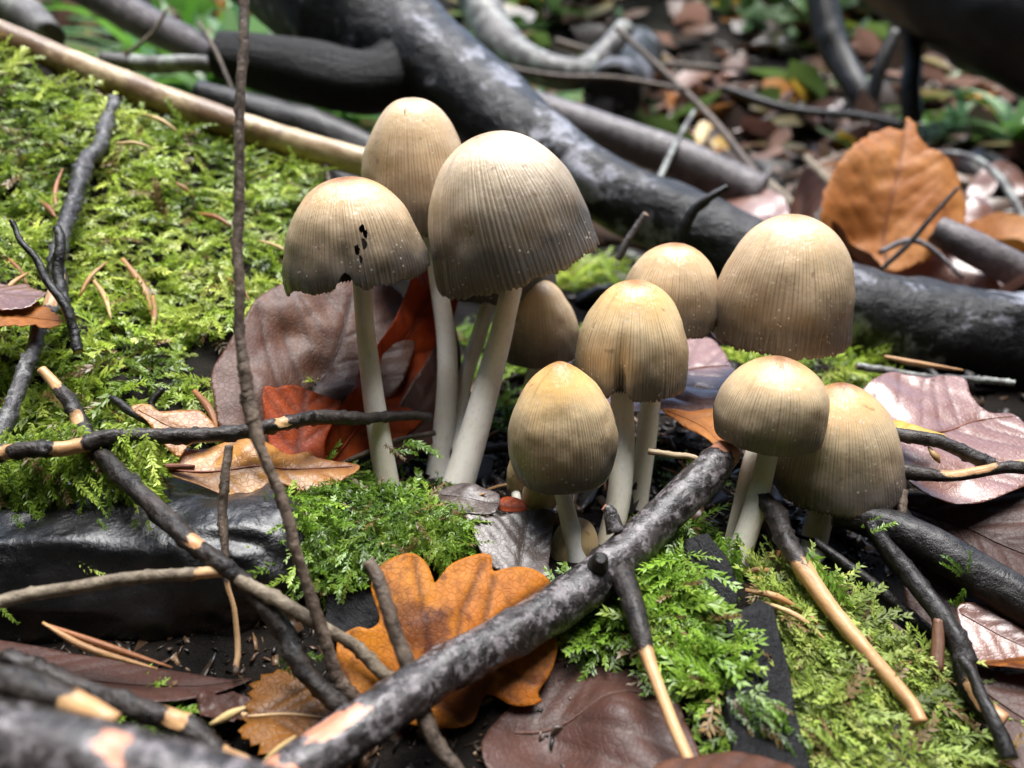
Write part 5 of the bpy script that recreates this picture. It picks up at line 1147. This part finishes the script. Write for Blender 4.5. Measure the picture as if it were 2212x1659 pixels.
stick('grey_branch', [(120, -60, 33, 36), (300, 40, 32, 38), (420, 100, 31, 34), (520, 150, 30, 28)], BK['plum'], 'grey weathered branch lying behind the tan pole', 'branch', ring=18, per_cm=4, amp=0.08, seed=67)
stick('grey_branch', [(220, 128, 28, 16), (330, 140, 28, 18), (440, 138, 28, 18), (545, 160, 28, 14)], BK['lichen'], 'thin pale branch with a broken end between the grey branch and tan pole', 'branch', ring=14, per_cm=5, amp=0.14, seed=68)
stick('pale_branch', [(-60, -20, 30, 48), (40, 30, 30, 46), (110, 80, 29, 32)], BK['lichen'], 'pale blurred branch end above the tan pole', 'branch', ring=16, per_cm=4, amp=0.1, seed=69)
stick('arched_stem', [(2000, 330, 42, 6), (2080, 335, 40, 7), (2140, 365, 38, 8), (2190, 430, 36, 9), (2225, 510, 35, 9), (2260, 600, 34, 9)], BK['lichen'], 'pale arching bramble stem on the right', 'stem', ring=12, per_cm=4, amp=0.08, seed=70)
for k_, (c, m_, l_) in enumerate([
    ([(960, 70, 44, 7), (1080, 140, 44, 7), (1200, 165, 45, 7), (1330, 170, 46, 7), (1480, 195, 46, 6)], 'grey', 'long thin bramble stem arching over the charred log'),
    ([(1330, 60, 50, 6), (1450, 170, 48, 7), (1540, 260, 44, 8), (1620, 360, 40, 9), (1700, 460, 36, 9)], 'grey', 'long thin stem slanting down through the leaf litter'),
    ([(1500, 240, 40, 5), (1460, 310, 36, 6), (1420, 395, 32, 7)], 'lichen', 'pale straight stem standing behind the charred log'),
    ([(1740, 340, 50, 8), (1790, 390, 46, 9), (1850, 430, 42, 8)], 'pale', 'bleached bent stick beside the upright orange leaf'),
    ([(1640, 380, 42, 10), (1700, 430, 40, 10), (1740, 470, 38, 9)], 'pale', 'pale split stick lying in litter near the plum branch end'),
    ([(1560, 190, 60, 9), (1700, 235, 58, 10), (1850, 250, 56, 9), (1950, 270, 54, 9)], 'black', 'dark stick lying across the far litter'),
    ([(1200, 90, 70, 8), (1350, 130, 70, 8), (1560, 150, 70, 8)], 'grey', 'grey stick far back in the litter'),
    ([(360, 20, 27, 4), (330, 70, 27, 4), (270, 120, 27, 4)], 'pale', 'thin pale stem in front of the grey weathered branch'),
    ([(430, 50, 27, 5), (470, 120, 26.5, 5), (520, 240, 26, 5)], 'grey', 'thin bent stem between grey branch and charred log'),
    ([(700, 330, 20, 5), (705, 370, 19.6, 6), (720, 420, 19.3, 5)], 'grey', 'short upright twig behind the tan pole')]):
    stick('thin_stem', c, BK[m_], l_, 'stem', ring=8, per_cm=3, amp=0.12, seed=100 + k_)

# ------------------------------------------------------------------ leaf litter behind
def generic_leaf(name, L, Wd, mat, seed, curl, serr=0.0):
    t = np.linspace(0, 1, 22)
    w = Wd * 0.5 * np.sin(np.pi * t ** 0.85) ** 0.8
    up_ = np.stack([t * L, w], 1); dn = np.stack([t[::-1] * L, -w[::-1]], 1)[1:-1]
    O = np.vstack([up_, dn])
    V2, h, F, vein = leaf_mesh(name, O, [(0, 0), (L * 0.5, 0.05 * L), (L, 0)], mat, nlat=6, spacing=0.28, wave=0.35, wfreq=0.6, fold=curl, relief=0.03, seed=seed, serrate=serr, serr_len=0.3, vw=0.08,
                               bend=lambda q: 0.05 * (q[:, 0] - L / 2) ** 2 * (1 if seed % 2 else -1) + 0.06 * q[:, 1] ** 2 * (1 if seed % 3 else -1))
    me = mesh_np(name, np.stack([V2[:, 0] - L / 2, V2[:, 1], h], 1), F, mat, attrs={'vein': vein})
    return me
litter = {'brown': ['brown', 'plum'], 'pinkish grey': ['pink'], 'orange': ['orange', 'serr'], 'yellow': ['lemon'], 'grey': ['grey']}
LBL = {'brown': 'brown fallen beech leaf in the blurred litter behind the charred log', 'pinkish grey': 'wet pinkish leaf shining in the blurred litter behind the charred log',
       'orange': 'orange fallen leaf in the blurred litter behind the charred log', 'yellow': 'yellow fallen leaf in the blurred litter behind the charred log', 'grey': 'grey rotten leaf in the blurred litter behind the charred log'}
pool = {}
for c, ms in litter.items():
    pool[c] = [generic_leaf('fallen_leaf', 4.6 + 0.7 * (i % 3), 3.0 + 0.35 * (i % 2), LM[ms[i % len(ms)]], 200 + i + 7 * len(c), [0.10, -0.08, 0.22][i % 3], 0.12 if c == 'orange' else 0) for i in range(3)]
def place_leaf(me, c, x, y, s, tilt, lift, label, group):
    o = bpy.data.objects.new('fallen_leaf', me); COL.objects.link(o)
    nrm = gnormal(np.array([x]), np.array([y]))[0]
    z = float(ground_h(np.array([x]), np.array([y]))[0])
    q = Vector((0, 0, 1)).rotation_difference(Vector(nrm)).to_matrix() @ Matrix.Rotation(RNG.uniform(0, 6.28), 3, 'Z') @ Matrix.Rotation(RNG.normal(0, tilt), 3, 'X') @ Matrix.Rotation(RNG.normal(0, tilt), 3, 'Y')
    o.matrix_world = Matrix.Translation(Vector((x, y, z + lift)) * CM) @ q.to_4x4() @ Matrix.Scale(s, 4)
    o['vein'] = 0.0; del o['vein']
    return tag(o, label, 'leaf', group)
cls = ['brown'] * 7 + ['pinkish grey'] * 8 + ['pinkish grey'] * 4 + ['orange'] * 4 + ['yellow'] * 1 + ['grey'] * 3
cnt = 0; tries = 0
while cnt < 250 and tries < 6000:
    tries += 1
    u_ = RNG.random(); y = 22 + 118 * u_ ** 1.35
    x = RNG.uniform(-0.75, 0.85) * (y + 6)
    q = np.array([x, y, float(ground_h(np.array([x]), np.array([y]))[0])]); px, py, d = project(q)
    if px < -100 or px > 2350 or py < -120: continue
    if y < 27 and x < 6: continue
    if px < 560 and y < 30: continue
    c = cls[int(RNG.integers(0, len(cls)))]
    if c == 'yellow' and y < 50: continue
    place_leaf(pool[c][int(RNG.integers(0, 3))], c, x, y, RNG.uniform(0.65, 1.1), 0.38, RNG.uniform(0.2, 1.1), LBL[c], c + ' leaves in the litter')
    cnt += 1
# leaves beyond, one mass
def leaf_mass(name, label, n, yr, seed):
    r = np.random.default_rng(seed)
    y = r.uniform(*yr, n); x = r.uniform(-0.9, 0.95, n) * (y + 10); z = ground_h(x, y)
    q = np.stack([x, y, z + r.uniform(0.2, 1.6, n)], -1)
    a = r.normal(size=(n, 3)); a[:, 2] *= 0.4; a /= np.linalg.norm(a, axis=1)[:, None]
    b = np.cross(a, np.array([0, 0, 1.0]) + 0.5 * r.normal(size=(n, 3))); b /= np.linalg.norm(b, axis=1)[:, None]; c = np.cross(a, b)
    L = r.uniform(2.0, 3.4, n)[:, None, None]; s = np.array([(-1, 0, 0), (-0.5, 0.5, 0.08), (0.3, 0.55, 0.1), (1, 0, 0.15), (0.3, -0.55, 0.12), (-0.5, -0.5, 0.1), (-0.5, 0, 0), (0.3, 0, -0.02)])
    V = q[:, None] + L * (s[None, :, :1] * a[:, None] + s[None, :, 1:2] * b[:, None] + s[None, :, 2:] * c[:, None])
    f = np.array([(0, 6, 1, 1), (1, 6, 7, 2), (2, 7, 3, 3), (3, 7, 4, 4), (4, 7, 6, 5), (5, 6, 0, 0)])
    tri = [(0, 6, 1), (1, 6, 2), (6, 7, 2), (2, 7, 3), (3, 7, 4), (4, 7, 6), (4, 6, 5), (5, 6, 0)]
    F = (np.array(tri)[None] + 8 * np.arange(n)[:, None, None]).reshape(-1, 3)
    pal = np.array([(0.16, 0.075, 0.045), (0.3, 0.17, 0.13), (0.36, 0.22, 0.17), (0.42, 0.18, 0.05), (0.10, 0.07, 0.055), (0.3, 0.24, 0.10), (0.12, 0.2, 0.05)])
    col = np.repeat(pal[r.integers(0, len(pal), n)] * r.uniform(0.6, 1.3, (n, 1)), 8, 0)
    o = obj(name, mesh_np(name, V.reshape(-1, 3), F, M['moss'], smooth=True, colors=np.concatenate([col, np.ones((len(col), 1))], 1)))
    return tag(o, label, 'leaves', kind='stuff')
leaf_mass('leaf_litter', 'far carpet of mixed fallen leaves climbing the slope', 5200, (60, 420), 5)

# ------------------------------------------------------------------ undergrowth
def blades(name, label, specs, pal, mat='moss', kind=None, cat='grass', group=None):
    """specs: base(3), tip direction(3), length, width, droop"""
    V, F, C = [], [], []
    r = np.random.default_rng(len(specs))
    for (b, dv, L, w, dr) in specs:
        dv = np.array(dv, float); dv /= np.linalg.norm(dv); sd = np.cross(dv, (0, 0, 1.0)); sd /= np.linalg.norm(sd) + 1e-9
        k0 = len(V); c = np.array(pal[r.integers(0, len(pal))]) * r.uniform(0.7, 1.25)
        for i in range(7):
            t = i / 6; p = np.array(b) + dv * L * t + np.array([0, 0, -dr * L * t * t]) + np.array([dv[0], dv[1], 0]) * dr * L * t * t * 0.5
            ww = w * (1 - t ** 2.2) * (0.6 + 0.4 * min(1, t * 4)); V += [p - sd * ww + [0, 0, 0.15 * w], p - [0, 0, 0.1 * w], p + sd * ww + [0, 0, 0.15 * w]]; C += [(*c, 1)] * 3
        for i in range(6):
            a = k0 + i * 3; F += [(a, a + 1, a + 4, a + 3), (a + 1, a + 2, a + 5, a + 4)]
    base = np.array(specs[0][0])
    o = obj(name, mesh_np(name, np.array(V), np.array(F), M[mat], colors=np.array(C)), origin=base)
    return tag(o, label, cat, group, kind)
GP_ = [(0.10, 0.26, 0.03), (0.16, 0.36, 0.05), (0.2, 0.34, 0.14), (0.13, 0.26, 0.13)]
def tuft(px, py, d, n, L, w, label, spread=0.9, drn=(0, 0, 1), dr=0.55):
    b = P(px, py, d); sp_ = []
    gz = float(ground_h(np.array([b[0]]), np.array([b[1]]))[0]); b = np.array([b[0], b[1], min(b[2], gz + 2.0)])
    for _ in range(n):
        v = np.array(drn, float) + RNG.normal(0, spread, 3) * np.array([1, 0.6, 0.25]); v[2] = abs(v[2]) + 0.2
        sp_.append((b + RNG.normal(0, 0.8, 3) * np.array([1, 1, 0]), v, L * RNG.uniform(0.6, 1.2), w * RNG.uniform(0.7, 1.2), dr * RNG.uniform(0.6, 1.3)))
    return blades('grass_tuft', label, sp_, GP_, group='grass tufts behind the logs')
tuft(520, 60, 52, 90, 19, 0.6, 'blurred bright grass tuft behind the grey weathered branch', drn=(0.2, -0.2, 0.5))
tuft(360, 60, 55, 60, 18, 0.6, 'blurred grass tuft further left behind the tan pole', drn=(0.1, -0.1, 0.6))
tuft(640, 20, 60, 60, 18, 0.7, 'blurred grass tuft beside the top of the charred log', drn=(-0.2, -0.1, 0.6))
tuft(1130, 10, 62, 16, 9, 0.8, 'bright lime grass tuft above the forked lichened branch', drn=(0.5, 0, 0.4))
tuft(250, 110, 34, 18, 7, 0.35, 'small bluish grass tuft just behind the tan pole', drn=(0.3, 0.1, 0.5))
tuft(2050, 330, 62, 26, 10, 0.5, 'dull green grass tuft below the leaning trunk', drn=(0, -0.1, 0.6))
tuft(2190, 330, 58, 26, 11, 0.5, 'dark green grass tuft under the arching bramble stem', drn=(0, 0, 0.6))
def sprig_leaf_mass(name, label, n, xr, yr, zr, size, pal, seed):
    r = np.random.default_rng(seed)
    y = r.uniform(*yr, n); x = r.uniform(*xr, n) * y; z = ground_h(x, y)
    cl_ = fbm(np.stack([x * 0.05, y * 0.05, 0 * x], -1), seed, 2)
    ok = cl_ > (-0.07 if xr[1] > 0.5 else -0.12); x, y, z = x[ok], y[ok], z[ok]; n = len(x)
    q = np.stack([x, y, z + r.uniform(*zr, n)], -1)
    a = r.normal(size=(n, 3)); a[:, 2] *= 0.5; a /= np.linalg.norm(a, axis=1)[:, None]
    b = np.cross(a, np.array([0, 0, 1.0]) + 0.6 * r.normal(size=(n, 3))); b /= np.linalg.norm(b, axis=1)[:, None]; c = np.cross(a, b)
    L = (size * r.uniform(0.5, 1.4, n))[:, None, None]
    s = np.array([(-1, 0, 0), (-0.2, 0.45, 0.1), (1, 0, -0.1), (-0.2, -0.45, 0.1), (0, 0, -0.05)])
    V = q[:, None] + L * (s[None, :, :1] * a[:, None] + s[None, :, 1:2] * b[:, None] + s[None, :, 2:] * c[:, None])
    F = (np.array([(0, 4, 1), (1, 4, 2), (2, 4, 3), (3, 4, 0)])[None] + 5 * np.arange(n)[:, None, None]).reshape(-1, 3)
    pal = np.array(pal); col = np.repeat(pal[r.integers(0, len(pal), n)] * r.uniform(0.6, 1.35, (n, 1)), 5, 0)
    o = obj(name, mesh_np(name, V.reshape(-1, 3), F, M['moss'], colors=np.concatenate([col, np.ones((len(col), 1))], 1)))
    return tag(o, label, 'plants', kind='stuff')
sprig_leaf_mass('undergrowth', 'blurred green undergrowth of small leaves on the slope behind', 10500, (-0.1, 0.85), (72, 300), (0.5, 13), 2.4, [(0.2, 0.36, 0.08), (0.24, 0.38, 0.16), (0.08, 0.16, 0.05), (0.12, 0.26, 0.05), (0.16, 0.3, 0.1), (0.16, 0.24, 0.15), (0.28, 0.36, 0.06)], 8)
sprig_leaf_mass('undergrowth', 'dense green herbs on the slope behind the grass tufts', 3000, (-0.9, -0.1), (70, 300), (0.5, 16), 2.0, [(0.09, 0.2, 0.05), (0.14, 0.32, 0.05), (0.18, 0.3, 0.15), (0.2, 0.36, 0.08)], 9)

# ------------------------------------------------------------------ unseen spruces, added out of view to shade the near side
def shade_spruce_meshes():
    tp = np.array([(0, 0, -8), (1, 0, 80), (0, 2, 200), (0, 0, 420.0)]); tr_ = np.array([9, 7, 5, 1.0])
    tm, _, _ = tube_mesh('trunk', tp, tr_, BK['grey'], ring=16, per_cm=0.12, amp=0.08, seed=9)
    r = np.random.default_rng(77); n = 5200
    h = r.uniform(0, 1, n) ** 1.25; rad = 95 * (1 - h) ** 0.8 * r.uniform(0.15, 1, n) ** 0.6; a = r.uniform(0, 2 * np.pi, n)
    a = a + 0.25 * np.sin(a * 7 + h * 30)
    q = np.stack([rad * np.cos(a), rad * np.sin(a), 30 + 390 * h - 0.25 * rad + 6 * np.sin(h * 90)], -1)
    d = np.stack([np.cos(a), np.sin(a), r.normal(-0.25, 0.25, n)], -1) + r.normal(0, 0.35, (n, 3)); d /= np.linalg.norm(d, axis=1)[:, None]
    s = np.cross(d, np.array([0, 0, 1.0]) + 0.5 * r.normal(size=(n, 3))); s /= np.linalg.norm(s, axis=1)[:, None]
    L = r.uniform(9, 17, n)[:, None]; W_ = L * r.uniform(0.22, 0.4, n)[:, None]
    V = np.stack([q - d * L * 0.5, q + s * W_, q + d * L * 0.6, q - s * W_], 1).reshape(-1, 3)
    c = np.array([(0.03, 0.06, 0.018), (0.045, 0.085, 0.022), (0.06, 0.10, 0.03)])[r.integers(0, 3, n)]
    cm = mesh_np('crown', V, np.arange(4 * n).reshape(-1, 4), M['moss_dull'], smooth=False, colors=np.repeat(np.concatenate([c, np.ones((n, 1))], 1), 4, 0))
    return tm, cm
tm, cm = shade_spruce_meshes()
for k_, (ang, dist, sc) in enumerate([(75, 205, 0.9), (100, 150, 1.0), (128, 190, 1.1), (150, 140, 0.9), (180, 175, 1.15), (206, 145, 0.95), (232, 185, 1.1), (258, 150, 1.0), (284, 200, 0.9), (165, 300, 1.3), (195, 310, 1.3)]):
    x, y = dist * math.sin(R(ang)), dist * math.cos(R(ang))
    root = empty('shade_spruce', (x, y, float(ground_h(np.array([x]), np.array([y]))[0]))); root.rotation_euler = (0, 0, k_ * 1.9); root.scale = (sc, sc, sc)
    tag(root, 'unseen young spruce added out of view to shade the near side', 'tree', 'unseen spruces added for shade')
    for nm, me_ in (('trunk', tm), ('crown', cm)):
        o = bpy.data.objects.new(nm, me_); link(o, root)
